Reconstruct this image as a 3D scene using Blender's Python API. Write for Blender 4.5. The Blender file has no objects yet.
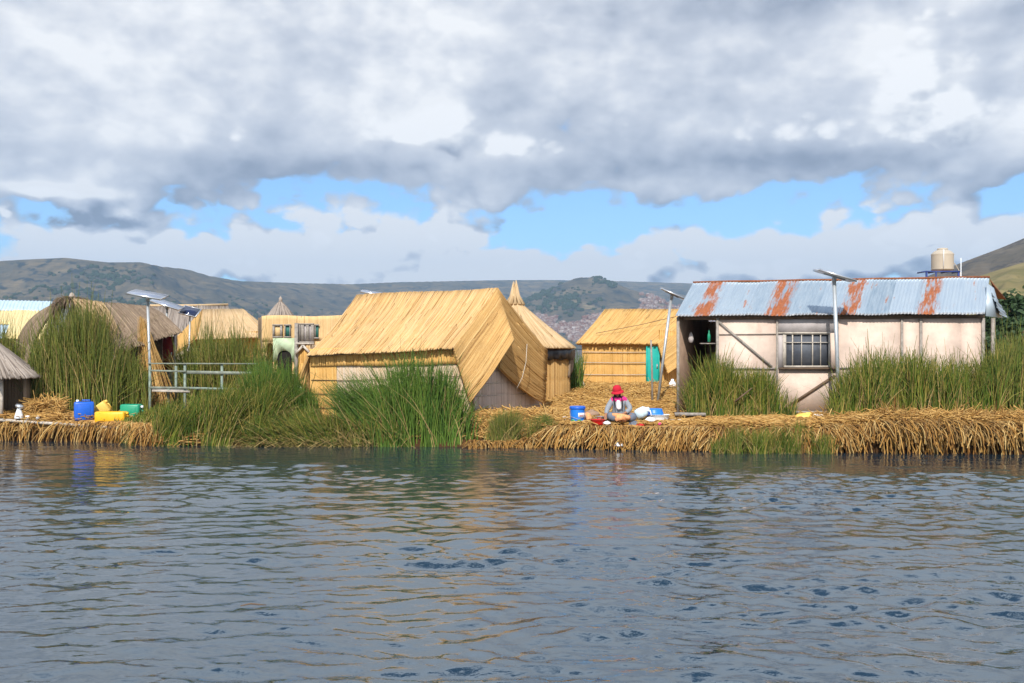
import bpy, math, random
import numpy as np
from mathutils import Vector, Matrix
random.seed(7); rng = np.random.default_rng(7)
S = bpy.context.scene
C = S.collection
R = math.radians
F = 995.6; HZ = 348.0; CZ = 2.5

# ------------------------------------------------------------------ camera, light, exposure
cam = bpy.data.cameras.new('camera'); camo = bpy.data.objects.new('camera', cam); C.objects.link(camo)
camo.location = (0, 0, CZ); camo.rotation_euler = (R(90), 0, 0)
cam.sensor_width = 36; cam.lens = 35; cam.shift_y = (HZ - 341.5) / 1024
cam.clip_start = 0.1; cam.clip_end = 30000
S.camera = camo
SUN_EL, SUN_AZ = 41, 188          # azimuth clockwise from +Y
sun = bpy.data.lights.new('sun', 'SUN'); suno = bpy.data.objects.new('sun', sun); C.objects.link(suno)
sun.energy = 4.9; sun.angle = R(0.55); sun.color = (1, .95, .87)
sd = Vector((math.sin(R(SUN_AZ)) * math.cos(R(SUN_EL)), math.cos(R(SUN_AZ)) * math.cos(R(SUN_EL)), math.sin(R(SUN_EL))))
suno.rotation_euler = sd.to_track_quat('Z', 'Y').to_euler()
S.view_settings.view_transform = 'Standard'; S.view_settings.look = 'None'
S.view_settings.exposure = .25; S.view_settings.gamma = 1; S.view_settings.use_curve_mapping = False

# ------------------------------------------------------------------ node helper
class NT:
    def __init__(s, tree): s.t = tree; s.n = tree.nodes; s.l = tree.links
    def new(s, ty, **kw):
        n = s.n.new(ty)
        for k, v in kw.items(): setattr(n, k, v)
        return n
    def put(s, sock, v):
        if isinstance(v, bpy.types.NodeSocket): s.l.new(v, sock)
        elif v is not None:
            if isinstance(v, (tuple, list)) and len(v) == 3 and sock.type == 'RGBA': v = (*v, 1)
            sock.default_value = v
    def m(s, op, a, b=None, c=None, clamp=False):
        n = s.new('ShaderNodeMath', operation=op, use_clamp=clamp)
        s.put(n.inputs[0], a); s.put(n.inputs[1], b); s.put(n.inputs[2], c)
        return n.outputs[0]
    def smooth(s, x, lo, hi, a=0.0, b=1.0):
        n = s.new('ShaderNodeMapRange', interpolation_type='SMOOTHSTEP')
        s.put(n.inputs[0], x); s.put(n.inputs[1], lo); s.put(n.inputs[2], hi); s.put(n.inputs[3], a); s.put(n.inputs[4], b)
        return n.outputs[0]
    def lin(s, x, lo, hi, a=0.0, b=1.0):
        n = s.new('ShaderNodeMapRange'); n.clamp = True
        s.put(n.inputs[0], x); s.put(n.inputs[1], lo); s.put(n.inputs[2], hi); s.put(n.inputs[3], a); s.put(n.inputs[4], b)
        return n.outputs[0]
    def noise(s, vec, scale, detail=4, rough=.5, dist=0, out=0, lac=2.0, dim='3D'):
        n = s.new('ShaderNodeTexNoise'); n.noise_dimensions = dim; s.put(n.inputs['Vector'], vec)
        n.inputs['Scale'].default_value = scale; n.inputs['Detail'].default_value = detail
        n.inputs['Roughness'].default_value = rough; n.inputs['Distortion'].default_value = dist
        n.inputs['Lacunarity'].default_value = lac
        return n.outputs[out]
    def mix(s, f, a, b, mode='MIX'):
        n = s.new('ShaderNodeMix', data_type='RGBA', blend_type=mode)
        s.put(n.inputs[0], f); s.put(n.inputs[6], a); s.put(n.inputs[7], b)
        return n.outputs[2]
    def ramp(s, f, stops):
        n = s.new('ShaderNodeValToRGB'); s.put(n.inputs[0], f)
        e = n.color_ramp.elements
        while len(e) < len(stops): e.new(.5)
        for i, (p, c) in enumerate(stops): e[i].position = p; e[i].color = (*c, 1)
        return n.outputs[0]
    def comb(s, x, y, z):
        n = s.new('ShaderNodeCombineXYZ'); s.put(n.inputs[0], x); s.put(n.inputs[1], y); s.put(n.inputs[2], z); return n.outputs[0]
    def sep(s, v):
        n = s.new('ShaderNodeSeparateXYZ'); s.put(n.inputs[0], v); return n.outputs
    def scale(s, v, sc):
        n = s.new('ShaderNodeMapping'); s.put(n.inputs[0], v); n.inputs['Scale'].default_value = sc; return n.outputs[0]

# ------------------------------------------------------------------ sky with clouds (world)
W = bpy.data.worlds.new('World'); S.world = W; W.use_nodes = True
t = NT(W.node_tree); t.n.clear()
# cloud field as a node group of (azimuth, elevation) in radians of direction
grp = bpy.data.node_groups.new('cloud_field', 'ShaderNodeTree')
grp.interface.new_socket('az', in_out='INPUT', socket_type='NodeSocketFloat')
grp.interface.new_socket('el', in_out='INPUT', socket_type='NodeSocketFloat')
grp.interface.new_socket('d', in_out='OUTPUT', socket_type='NodeSocketFloat')
grp.interface.new_socket('f', in_out='OUTPUT', socket_type='NodeSocketFloat')
g = NT(grp); gi = g.new('NodeGroupInput'); go = g.new('NodeGroupOutput')
az, el = gi.outputs[0], gi.outputs[1]
def gauss(n, a, e, px, py, sx, sy, amp):
    da = n.m('DIVIDE', n.m('SUBTRACT', a, (px - 512) / F), sx / F)
    de = n.m('DIVIDE', n.m('SUBTRACT', e, (HZ - py) / F), sy / F)
    q = n.m('ADD', n.m('MULTIPLY', da, da), n.m('MULTIPLY', de, de))
    return n.m('MULTIPLY', n.m('EXPONENT', n.m('MULTIPLY', q, -1)), amp)
def addall(n, l):
    r = l[0]
    for x in l[1:]: r = n.m('ADD', r, x)
    return r
v = g.comb(az, g.m('MULTIPLY', el, 1.75), 3.1)
hi_ = g.smooth(el, .13, .19)                                  # the high deck is softer than the cumulus bank
n_big = g.noise(v, 4.2, 2, .5, 0, dim='2D')
n_det0 = g.noise(v, 9, 8, .57, 0, dim='2D'); n_det = n_det0
vo = g.new('ShaderNodeTexVoronoi', feature='F1'); vo.voronoi_dimensions = '2D'; g.put(vo.inputs['Vector'], g.comb(g.m('ADD', az, g.m('MULTIPLY', n_det, .03)), g.m('MULTIPLY', g.m('ADD', el, g.m('MULTIPLY', n_det, .03)), 1.5), 1.0))
vo.inputs['Scale'].default_value = 26; vo.inputs['Detail'].default_value = 1.5; vo.inputs['Roughness'].default_value = .5
puff = g.m('MULTIPLY', g.m('SUBTRACT', .45, vo.outputs['Distance']), .42)
base = g.m('ADD', g.m('MULTIPLY', g.m('SUBTRACT', n_big, .5), 1.2), g.m('MULTIPLY', g.m('SUBTRACT', n_det, .5), g.m('SUBTRACT', 1.35, g.m('MULTIPLY', hi_, .75))))
base = g.m('ADD', base, g.m('MULTIPLY', puff, g.m('SUBTRACT', 1.4, g.m('MULTIPLY', hi_, .75))))
deck = g.smooth(el, .112, .19, 0, .80)                      # the grey deck above
low = g.m('MULTIPLY', g.smooth(el, .135, .06), .64)         # cumulus bank by the horizon
hi = g.smooth(el, .36, .85, 0, -.70)
bl = [gauss(g, az, el, *p) for p in [
    (640, 226, 120, 14, -.24), (330, 192, 240, 8, -.2), (760, 215, 60, 20, -.2), (480, 205, 60, 8, .12), (560, 190, 60, 8, .2), (300, 222, 60, 10, .05), (985, 205, 30, 12, -.2),
    (90, 206, 85, 7, .62), (330, 240, 45, 24, .36), (428, 232, 30, 22, .42), (100, 245, 130, 22, .4), (880, 235, 75, 28, .5),
    (520, 265, 210, 14, .32), (200, 262, 60, 14, .35), (900, 262, 130, 12, .4), (565, 178, 70, 10, .12),
    (660, 185, 70, 10, .35), (600, 268, 70, 18, .18), (930, 10, 30, 18, -.35), (510, 130, 50, 14, -.12)]]
g.put(go.inputs[0], addall(g, [base, deck, low, hi] + bl))
fl = [gauss(g, az, el, *p) for p in [(893, 105, 55, 50, 1.0), (965, 145, 75, 34, .85), (440, 130, 52, 28, .95), (520, 146, 50, 18, .75), (340, 140, 120, 20, .45), (800, 140, 80, 22, .5), (640, 140, 110, 30, .4),
    (130, 150, 110, 24, .45), (880, 240, 55, 26, .8), (640, 264, 60, 12, .75), (545, 262, 60, 12, .6), (240, 266, 70, 11, .75), (30, 232, 60, 20, .6), (430, 240, 22, 26, .6), (325, 242, 32, 22, .7), (85, 208, 60, 6, .8), (5, 200, 18, 14, .8), (990, 262, 50, 14, .7), (740, 268, 60, 9, .6)]]
g.put(go.inputs[1], addall(g, [g.m('MULTIPLY', g.m('SUBTRACT', n_det, .5), 1.1), g.m('MULTIPLY', puff, 1.5), g.m('SUBTRACT', 0, .42)] + fl))
tc = t.new('ShaderNodeTexCoord'); sx, sy, sz = t.sep(tc.outputs['Generated'])
AZ = t.m('ARCTAN2', sx, sy); EL = t.m('ARCSINE', sz)
def field(da, de):
    n = t.new('ShaderNodeGroup'); n.node_tree = grp
    t.put(n.inputs[0], t.m('ADD', AZ, da)); t.put(n.inputs[1], t.m('ADD', EL, de)); return n.outputs
(d0, f0), (d1, f1) = field(0, 0), field(-.014, .026)
cover = t.smooth(d0, -.02, .26)
lowb = t.smooth(EL, .15, .115)
grad = t.m('MULTIPLY', t.m('SUBTRACT', d0, d1), 1.5)
vv = t.comb(AZ, t.m('MULTIPLY', EL, 2.6), 0)
soft = t.noise(vv, 3.2, 5, .5, 0, dim='2D')
shade = addall(t, [t.m('MULTIPLY', grad, t.m('ADD', .42, t.m('MULTIPLY', lowb, .62))), t.m('MULTIPLY', lowb, .14), t.smooth(EL, .34, .5, 0, .45), t.m('MULTIPLY', t.m('SUBTRACT', soft, .5), .95)] +
    [gauss(t, AZ, EL, *p) for p in [
    (895, 92, 34, 30, .1), (985, 165, 60, 22, .1), (440, 128, 38, 20, .36), (510, 138, 30, 14, .2), (130, 70, 150, 60, .16), (310, 90, 60, 30, .1), (600, 85, 130, 40, .18), (860, 70, 30, 25, .25),
    (250, 172, 260, 12, -.24), (760, 168, 230, 13, -.28), (300, 192, 180, 7, .12), (760, 195, 160, 7, .12), (420, 172, 120, 14, -.06), (790, 20, 110, 28, -.34), (500, 90, 60, 40, -.16),
    (960, 110, 30, 30, -.22), (100, 218, 130, 8, -.25), (330, 232, 40, 18, -.12), (250, 205, 30, 8, .05), (90, 205, 80, 6, .25),
    (80, 255, 120, 16, .16), (540, 262, 200, 14, .24), (700, 240, 30, 12, -.2), (990, 60, 40, 40, -.16), (30, 140, 80, 18, -.1)]])
cc = t.ramp(t.m('ADD', shade, .75), [(0, (.17, .195, .26)), (.22, (.27, .305, .385)), (.48, (.44, .475, .55)), (.72, (.61, .635, .69)), (1, (.88, .88, .88))])
fc = t.smooth(f0, t.m('MULTIPLY', lowb, .05), t.m('SUBTRACT', .42, t.m('MULTIPLY', lowb, .22)))
fs = addall(t, [t.m('MULTIPLY', t.m('SUBTRACT', f0, f1), t.m('ADD', 1.1, t.m('MULTIPLY', lowb, 1.6))), t.m('MULTIPLY', t.m('SUBTRACT', soft, .5), .5), gauss(t, AZ, EL, 325, 246, 40, 20, -.5), gauss(t, AZ, EL, 893, 90, 50, 34, .12), t.smooth(EL, .21, .15, 0, -.14), t.m('MULTIPLY', lowb, .36)])
fcol = t.ramp(t.m('ADD', fs, .74), [(0, (.24, .27, .35)), (.3, (.40, .435, .51)), (.6, (.62, .645, .69)), (1, (.92, .92, .92))])
cover = t.m('MAXIMUM', cover, fc); cc = t.mix(fc, cc, fcol)
cc = t.mix(t.smooth(EL, .36, .6, 0, .4), cc, (.52, .68, .92))
sky = t.new('ShaderNodeTexSky', sky_type='NISHITA'); sky.sun_disc = False
sky.sun_elevation = R(SUN_EL); sky.sun_rotation = R(SUN_AZ); sky.altitude = 3800; sky.air_density = 1.25; sky.dust_density = .6; sky.ozone_density = 1.6
b1 = t.new('ShaderNodeBackground'); t.put(b1.inputs[0], t.mix(1.0, sky.outputs[0], (.60, .84, .98), 'MULTIPLY')); b1.inputs[1].default_value = .15
b2 = t.new('ShaderNodeBackground'); t.put(b2.inputs[0], cc); t.put(b2.inputs[1], t.smooth(EL, .34, .95, 1.0, 1.7))  # clouds above the view get extra glow to brighten water and ambient light
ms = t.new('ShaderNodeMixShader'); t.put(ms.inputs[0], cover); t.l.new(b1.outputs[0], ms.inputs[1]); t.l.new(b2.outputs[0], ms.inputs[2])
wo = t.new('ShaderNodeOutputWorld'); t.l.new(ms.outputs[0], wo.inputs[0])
W.cycles.sampling_method = 'MANUAL'; W.cycles.sample_map_resolution = 512

# ------------------------------------------------------------------ materials
def mat(name):
    m = bpy.data.materials.new(name); m.use_nodes = True
    n = NT(m.node_tree); p = m.node_tree.nodes['Principled BSDF']
    return m, n, p
def setp(p, n, col=None, rough=.8, metal=0, spec=.3):
    if col is not None: n.put(p.inputs['Base Color'], col)
    n.put(p.inputs['Roughness'], rough); n.put(p.inputs['Metallic'], metal); p.inputs['Specular IOR Level'].default_value = spec
M_EXTRA = None
def plain(name, col, rough=.6, metal=0, var=.18, scale=6, spec=.3, dirt=None, dirt_amt=.3):
    m, n, p = mat(name)
    tcn = n.new('ShaderNodeTexCoord').outputs['Object']
    f = n.noise(tcn, scale, 5, .6)
    c = n.mix(n.lin(f, .3, .7), tuple(x * (1 - var) for x in col), tuple(min(1, x * (1 + var)) for x in col))
    if dirt:
        f2 = n.smooth(n.noise(n.scale(tcn, (1, 1, .35)), scale * .7, 6, .65), .5, .72)
        c = n.mix(n.m('MULTIPLY', f2, dirt_amt), c, dirt)
    setp(p, n, c, rough, metal, spec)
    return m
def straw(name, cols, weather=None, wamt=.0, wscale=.7, rough=.75, var_scale=1.0, spec=.18, spots=0):
    """reed colours vary reed by reed (per island), with broad weathered areas"""
    m, n, p = mat(name)
    geo = n.new('ShaderNodeNewGeometry'); tcn = n.new('ShaderNodeTexCoord').outputs['Object']
    k = len(cols)
    c = n.ramp(geo.outputs['Random Per Island'], [(i / max(1, k - 1), cc_) for i, cc_ in enumerate(cols)])
    f = n.noise(tcn, 2.2 * var_scale, 4, .6)
    c = n.mix(n.lin(f, .3, .72, .0, .5), c, tuple(x * .62 for x in cols[k // 2]))
    f3 = n.noise(tcn, 22, 3, .6)
    c = n.mix(n.lin(f3, .4, .75, 0, .3), c, cols[-1])
    if weather:
        fw = n.smooth(n.noise(tcn, wscale, 4, .55), .5 - wamt * .5, .72 - wamt * .5)
        fw = n.m('MULTIPLY', fw, n.lin(geo.outputs['Random Per Island'], 0, 1, .55, 1))
        c = n.mix(fw, c, weather)
    if spots:
        fs = n.smooth(n.noise(tcn, 9, 5, .7), .62, .72)
        c = n.mix(n.m('MULTIPLY', fs, spots), c, (.12, .07, .03))
    setp(p, n, c, rough, 0, spec)
    return m
M = {}
M['roof'] = straw('roof_reed', [(0.288, 0.143, 0.043), (0.536, 0.329, 0.129), (0.597, 0.392, 0.172), (0.680, 0.468, 0.241), (0.433, 0.248, 0.082), (0.618, 0.401, 0.181)], spots=.3)
M['roofpale'] = straw('pale_roof_reed', [(0.371, 0.239, 0.112), (0.556, 0.392, 0.215), (0.618, 0.449, 0.267), (0.474, 0.325, 0.163)], spots=.2)
M['roofgold'] = straw('gold_roof_reed', [(0.371, 0.191, 0.052), (0.577, 0.353, 0.120), (0.670, 0.439, 0.181), (0.494, 0.277, 0.077)], spots=.3)
M['flap'] = straw('flap_reed', [(0.258, 0.129, 0.039), (0.474, 0.277, 0.095), (0.567, 0.353, 0.138), (0.391, 0.210, 0.060), (0.639, 0.430, 0.189)], spots=.25)
M['wall'] = straw('wall_reed', [(.50, .30, .10), (.62, .40, .16), (.56, .34, .12), (.66, .46, .22)], weather=(.60, .50, .40), wamt=.5, wscale=.5)
M['wallgold'] = straw('gold_wall_reed', [(0.567, 0.315, 0.086), (0.680, 0.411, 0.138), (0.618, 0.363, 0.103), (0.721, 0.468, 0.189)], spots=.1)
M['wallgrey'] = straw('grey_wall_reed', [(.44, .35, .29), (.60, .49, .42), (.68, .58, .50), (.52, .42, .35)], spots=.3)
M['facade'] = straw('facade_reed', [(0.597, 0.401, 0.189), (0.700, 0.497, 0.258), (0.649, 0.449, 0.215), (0.742, 0.535, 0.292)], spots=.15)
M['thatch'] = straw('old_thatch', [(.09, .06, .04), (.20, .145, .10), (.27, .20, .14), (.14, .10, .07), (.36, .27, .18)], rough=.9)
M['thatchgrey'] = straw('grey_thatch', [(.13, .105, .09), (.30, .25, .21), (.42, .36, .31), (.20, .16, .13)], rough=.9)
M['strawfloor'] = straw('straw_litter', [(.60, .37, .12), (.40, .21, .06), (.68, .46, .18), (.50, .28, .08), (.22, .10, .03), (.58, .36, .11)], spots=.2)
M['fringe'] = straw('straw_fringe', [(.10, .042, .012), (.40, .20, .05), (.58, .34, .10), (.24, .11, .025), (.72, .50, .20), (.07, .028, .009)])
M['reed'] = straw('green_reed', [(.018, .05, .008), (.055, .11, .014), (.10, .16, .02), (.22, .23, .04), (.035, .08, .012), (.36, .28, .075)], rough=.5, spec=.35)
M['reedfresh'] = straw('fresh_reed', [(.022, .07, .012), (.06, .14, .018), (.11, .20, .025), (.035, .09, .014), (.19, .26, .04)], rough=.45, spec=.35)
M['reedolive'] = straw('olive_reed', [(.022, .06, .008), (.085, .15, .015), (.22, .24, .03), (.04, .085, .010), (.48, .34, .09), (.13, .19, .02)], rough=.55, spec=.3)
M['reeddry'] = straw('dry_reed', [(.42, .30, .12), (.22, .20, .06), (.55, .39, .17), (.30, .20, .08), (.16, .16, .04)], rough=.6)
M['seed'] = plain('seed_head', (.055, .03, .015), .9)
M['greywood'] = plain('weathered_wood', (.27, .24, .21), .85, var=.35, scale=9, dirt=(.12, .09, .07))
M['palewood'] = plain('pale_wood', (.46, .41, .35), .85, var=.25, scale=8, dirt=(.2, .15, .1))
M['greenwood'] = plain('green_grey_wood', (.20, .25, .21), .85, var=.3, scale=8, dirt=(.3, .28, .25))
M['brownwood'] = plain('brown_wood', (.13, .085, .055), .85, var=.3)
M['dark'] = plain('painted_interior_shade', (.012, .010, .008), .95)
M['panel'] = plain('cream_panel', (.60, .47, .39), .8, var=.16, scale=2.4, dirt=(.38, .28, .22), dirt_amt=.65)
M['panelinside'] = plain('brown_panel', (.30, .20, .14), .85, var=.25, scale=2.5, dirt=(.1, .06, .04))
M['panelgrey'] = plain('grey_board', (.42, .38, .37), .8, var=.15, scale=5, dirt=(.25, .2, .18))
M['maroon'] = plain('maroon_paint', (.24, .018, .018), .6)
M['teal'] = plain('teal_paint', (.015, .36, .31), .5, var=.08)
M['tealdark'] = plain('dark_teal_paint', (.03, .13, .11), .6)
M['mint'] = plain('mint_paint', (.44, .54, .36), .7, var=.1, dirt=(.3, .3, .15))
M['steel'] = plain('galvanised_steel', (.42, .45, .47), .45, .5, var=.12)
M['whitepl'] = plain('white_plastic', (.78, .80, .82), .4, var=.04, spec=.5)
M['backsheet'] = plain('panel_back', (.62, .65, .68), .4, var=.04, spec=.5)
M['bluepl'] = plain('blue_plastic', (.008, .10, .52), .38, var=.08, spec=.5)
M['bluelt'] = plain('light_blue_plastic', (.012, .17, .62), .38, var=.08, spec=.5)
M['yellowpl'] = plain('yellow_plastic', (.80, .42, .012), .4, var=.08, spec=.5)
M['paleyel'] = plain('faded_yellow_plastic', (.78, .50, .10), .45, var=.08, spec=.5)
M['greenpl'] = plain('green_plastic', (.008, .26, .14), .4, var=.08, spec=.5)
M['redpl'] = plain('red_plastic', (.50, .012, .012), .4, var=.08, spec=.5)
M['pinkpl'] = plain('pink_cloth', (.6, .05, .18), .7)
M['alu'] = plain('aluminium', (.68, .68, .68), .28, .85, var=.05)
M['tarp'] = plain('black_tarp', (.02, .022, .028), .35, var=.3, spec=.6)
M['tank'] = plain('cream_tank', (.44, .38, .30), .55, var=.07, scale=1.5, spec=.4, dirt=(.42, .35, .26))
M['bluemetal'] = plain('blue_metal', (.03, .05, .18), .5)
M['skin'] = plain('skin', (.32, .15, .085), .55, var=.08)
M['hat'] = plain('red_felt', (.46, .012, .03), .85, var=.12)
M['jacket'] = plain('grey_wool', (.24, .26, .29), .9, var=.12, scale=30)
M['pinkwool'] = plain('pink_wool', (.62, .03, .20), .9, var=.1)
M['shirt'] = plain('white_cotton', (.68, .66, .66), .85, var=.06)
M['skirt'] = plain('slate_cloth', (.12, .14, .18), .9, var=.2)
M['apron'] = plain('orange_cloth', (.66, .30, .14), .85, var=.35, scale=14, dirt=(.75, .5, .12), dirt_amt=.8)
M['hair'] = plain('black_hair', (.012, .010, .010), .5)
M['rope'] = plain('pale_rope', (.55, .5, .42), .8)
M['rust'] = plain('rusty_iron', (.20, .07, .03), .85, var=.4, scale=12)
m_, n_, p_ = mat('solar_glass'); setp(p_, n_, (.012, .02, .06), .12, 0, .6); M['solar'] = m_
m_, n_, p_ = mat('solar_glass_glare'); setp(p_, n_, (.20, .23, .30), .22, 0, 1.0); p_.inputs['IOR'].default_value = 1.9; M['glare'] = m_  # pale base colour stands in for sky glare on the glass
# brick pattern for nothing here: the yellow and blue translucent sheets
M['sheetyellow'] = plain('yellow_sheet', (.66, .52, .24), .5, var=.12, dirt=(.45, .36, .2))
M['sheetblue'] = plain('blue_sheet', (.40, .52, .60), .5, var=.12, dirt=(.55, .58, .58))
# galvanised corrugated iron with rust streaks where uv.x says so
def corr_mat(name, bands, seed=0, amount=1.0):
    m, n, p = mat(name)
    uv = n.new('ShaderNodeUVMap').outputs[0]; u_, v_, _ = n.sep(uv)
    nz = n.noise(n.comb(n.m('MULTIPLY', u_, 60), n.m('MULTIPLY', v_, 2.2), seed), 1, 6, .66)
    nb = n.noise(n.comb(n.m('MULTIPLY', u_, 16), n.m('MULTIPLY', v_, 3), seed + 3), 1, 3, .5)
    mask = None
    for c_, w_ in bands:
        q = n.m('ABSOLUTE', n.m('SUBTRACT', u_, c_)); k = n.smooth(n.m('ADD', q, n.m('MULTIPLY', n.m('SUBTRACT', nz, .5), .11)), w_ * .72, w_ * 1.0, 1, 0)
        mask = k if mask is None else n.m('MAXIMUM', mask, k)
    base = n.smooth(nz, .57, .64, 0, .8)
    inb = n.smooth(n.m('ADD', nz, n.m('MULTIPLY', nb, .5)), .60, .78)
    rust = n.m('MAXIMUM', n.m('MULTIPLY', base, n.smooth(nb, .5, .62)), n.m('MULTIPLY', mask, inb) if mask else 0)
    sheet = n.noise(n.comb(n.m('FLOOR', n.m('MULTIPLY', u_, 13)), 0, seed), 7.3, 0)
    gal = n.mix(n.lin(sheet, .3, .7), (.20, .27, .34), (.36, .43, .50))
    gal = n.mix(n.lin(nz, .35, .6, 0, .5), gal, (.42, .48, .52))
    rc = n.mix(n.noise(n.comb(n.m('MULTIPLY', u_, 120), n.m('MULTIPLY', v_, 20), 0), 1, 4), (.11, .035, .015), (.46, .14, .045))
    lowv = n.smooth(v_, .93, .99, 0, .6)
    gal = n.mix(lowv, gal, (.14, .10, .08))
    n.put(p.inputs['Base Color'], n.mix(n.m('MULTIPLY', rust, amount), gal, rc))
    n.put(p.inputs['Roughness'], n.mix(rust, (.5, .5, .5), (.9, .9, .9))); n.put(p.inputs['Metallic'], n.m('SUBTRACT', .35, n.m('MULTIPLY', rust, .35)))
    return m
M['corr'] = corr_mat('corrugated_iron', [(.085, .033), (.325, .040), (.565, .034), (.815, .033)])
M['corrplain'] = corr_mat('corrugated_iron_clean', [(-1, .01)], 5, .4)

# ------------------------------------------------------------------ mesh helpers
def at(px, py, Y): return Vector(((px - 512) / F * Y, Y, CZ - (py - HZ) / F * Y))
def tag(o, label=None, cat=None, group=None, kind=None):
    if label: o['label'] = label
    if cat: o['category'] = cat
    if group: o['group'] = group
    if kind: o['kind'] = kind
    return o
ROOT = {}
def wloc(o):
    p = Vector((0, 0, 0))
    while o: p = p + o.location; o = o.parent
    return p
def thing(name, label, cat, loc, group=None, kind=None):
    o = bpy.data.objects.new(name, None); C.objects.link(o); o.location = loc; o.empty_display_size = .2
    return tag(o, label, cat, group, kind)
def mesh_from(name, V, Fc, material, parent=None, origin=None, smooth=False, uv=None):
    V = np.asarray(V, dtype=np.float64).reshape(-1, 3)
    o0 = np.array(wloc(parent)) if parent is not None else (np.array(origin) if origin is not None else np.zeros(3))
    V = V - o0
    me = bpy.data.meshes.new(name)
    me.vertices.add(len(V)); me.vertices.foreach_set('co', V.ravel())
    if isinstance(Fc, np.ndarray):
        n = Fc.shape[1]; loops = Fc.ravel().astype(np.int32); starts = np.arange(0, len(loops), n, dtype=np.int32)
    else:
        loops = np.array([i for f in Fc for i in f], dtype=np.int32)
        starts = np.cumsum([0] + [len(f) for f in Fc[:-1]]).astype(np.int32)
    me.loops.add(len(loops)); me.loops.foreach_set('vertex_index', loops)
    me.polygons.add(len(starts)); me.polygons.foreach_set('loop_start', starts)
    if uv is not None:
        l = me.uv_layers.new(name='UVMap'); l.data.foreach_set('uv', np.asarray(uv, dtype=np.float64)[loops].ravel())
    me.update(calc_edges=True); me.validate()
    if smooth: me.polygons.foreach_set('use_smooth', np.ones(len(me.polygons), dtype=bool))
    me.materials.append(material)
    o = bpy.data.objects.new(name, me); C.objects.link(o)
    if parent is not None: o.parent = parent
    elif origin is not None: o.location = origin
    return o
class MB:
    def __init__(s): s.v = []; s.f = []
    def add(s, V, Fc):
        b = len(s.v); s.v += [tuple(x) for x in V]; s.f += [tuple(i + b for i in f) for f in Fc]; return s
    def box(s, c, size, rot=None, bev=0.0):
        h = Vector(size) / 2; b = min(bev, min(h) * .9)
        pts = []
        if b <= 0:
            P = [Vector((x * h.x, y * h.y, z * h.z)) for z in (-1, 1) for y in (-1, 1) for x in (-1, 1)]
            Fc = [(0, 2, 3, 1), (4, 5, 7, 6), (0, 1, 5, 4), (2, 6, 7, 3), (0, 4, 6, 2), (1, 3, 7, 5)]
        else:
            import bmesh
            bm = bmesh.new(); bmesh.ops.create_cube(bm, size=1)
            for vv_ in bm.verts: vv_.co = Vector((vv_.co.x * size[0], vv_.co.y * size[1], vv_.co.z * size[2]))
            bmesh.ops.bevel(bm, geom=bm.edges[:], offset=b, segments=2, profile=.5, affect='EDGES')
            bm.verts.ensure_lookup_table(); P = [vv_.co.copy() for vv_ in bm.verts]; Fc = [tuple(q.index for q in f.verts) for f in bm.faces]; bm.free()
        if rot is not None: P = [rot @ p for p in P]
        return s.add([p + Vector(c) for p in P], Fc)
    def beam(s, a, b, w, d, up=(0, 1, 0)):
        a = Vector(a); b = Vector(b); z = (b - a); L = z.length; z.normalize(); u = Vector(up)
        if abs(u.dot(z)) > .95: u = Vector((1, 0, 0))
        x = u.cross(z).normalized(); y = z.cross(x)
        rot = Matrix((x, y, z)).transposed()
        return s.box((a + b) / 2, (w, d, L), rot)
    def tube(s, pts, r, n=8, caps=True):
        pts = [Vector(p) for p in pts]; k = len(pts); rs = r if isinstance(r, (list, tuple)) else [r] * k
        b = len(s.v); ref = Vector((.13, .21, 1))
        for i, p in enumerate(pts):
            d = (pts[min(k - 1, i + 1)] - pts[max(0, i - 1)]).normalized()
            rr = ref if abs(d.dot(ref.normalized())) < .9 else Vector((1, .1, 0))
            x = d.cross(rr).normalized(); y = d.cross(x)
            for j in range(n):
                a = 2 * math.pi * j / n; s.v.append(tuple(p + x * math.cos(a) * rs[i] + y * math.sin(a) * rs[i]))
        for i in range(k - 1):
            for j in range(n):
                s.f.append((b + i * n + j, b + i * n + (j + 1) % n, b + (i + 1) * n + (j + 1) % n, b + (i + 1) * n + j))
        if caps: s.f.append(tuple(b + j for j in range(n))[::-1]); s.f.append(tuple(b + (k - 1) * n + j for j in range(n)))
        return s
    def lathe(s, prof, c=(0, 0, 0), n=24, sx=1, sy=1, rot=None):
        b = len(s.v); c = Vector(c)
        for r, z in prof:
            for j in range(n):
                a = 2 * math.pi * j / n; p = Vector((r * math.cos(a) * sx, r * math.sin(a) * sy, z))
                if rot is not None: p = rot @ p
                s.v.append(tuple(c + p))
        for i in range(len(prof) - 1):
            for j in range(n):
                s.f.append((b + i * n + j, b + i * n + (j + 1) % n, b + (i + 1) * n + (j + 1) % n, b + (i + 1) * n + j))
        if prof[0][0] > 1e-4: s.f.append(tuple(b + j for j in range(n))[::-1])
        if prof[-1][0] > 1e-4: s.f.append(tuple(b + (len(prof) - 1) * n + j for j in range(n)))
        return s
    def slab(s, P, nrm_off):
        """thick polygon: P list of points, offset vector gives the thickness"""
        k = len(P); off = Vector(nrm_off); V = [Vector(p) for p in P] + [Vector(p) + off for p in P]
        Fc = [tuple(range(k)), tuple(range(2 * k - 1, k - 1, -1))] + [(i, i + k, (i + 1) % k + k, (i + 1) % k) for i in range(k)]
        return s.add(V, Fc)
    def build(s, name, material, parent=None, origin=None, smooth=False):
        return mesh_from(name, s.v, s.f, material, parent, origin, smooth)

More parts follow.
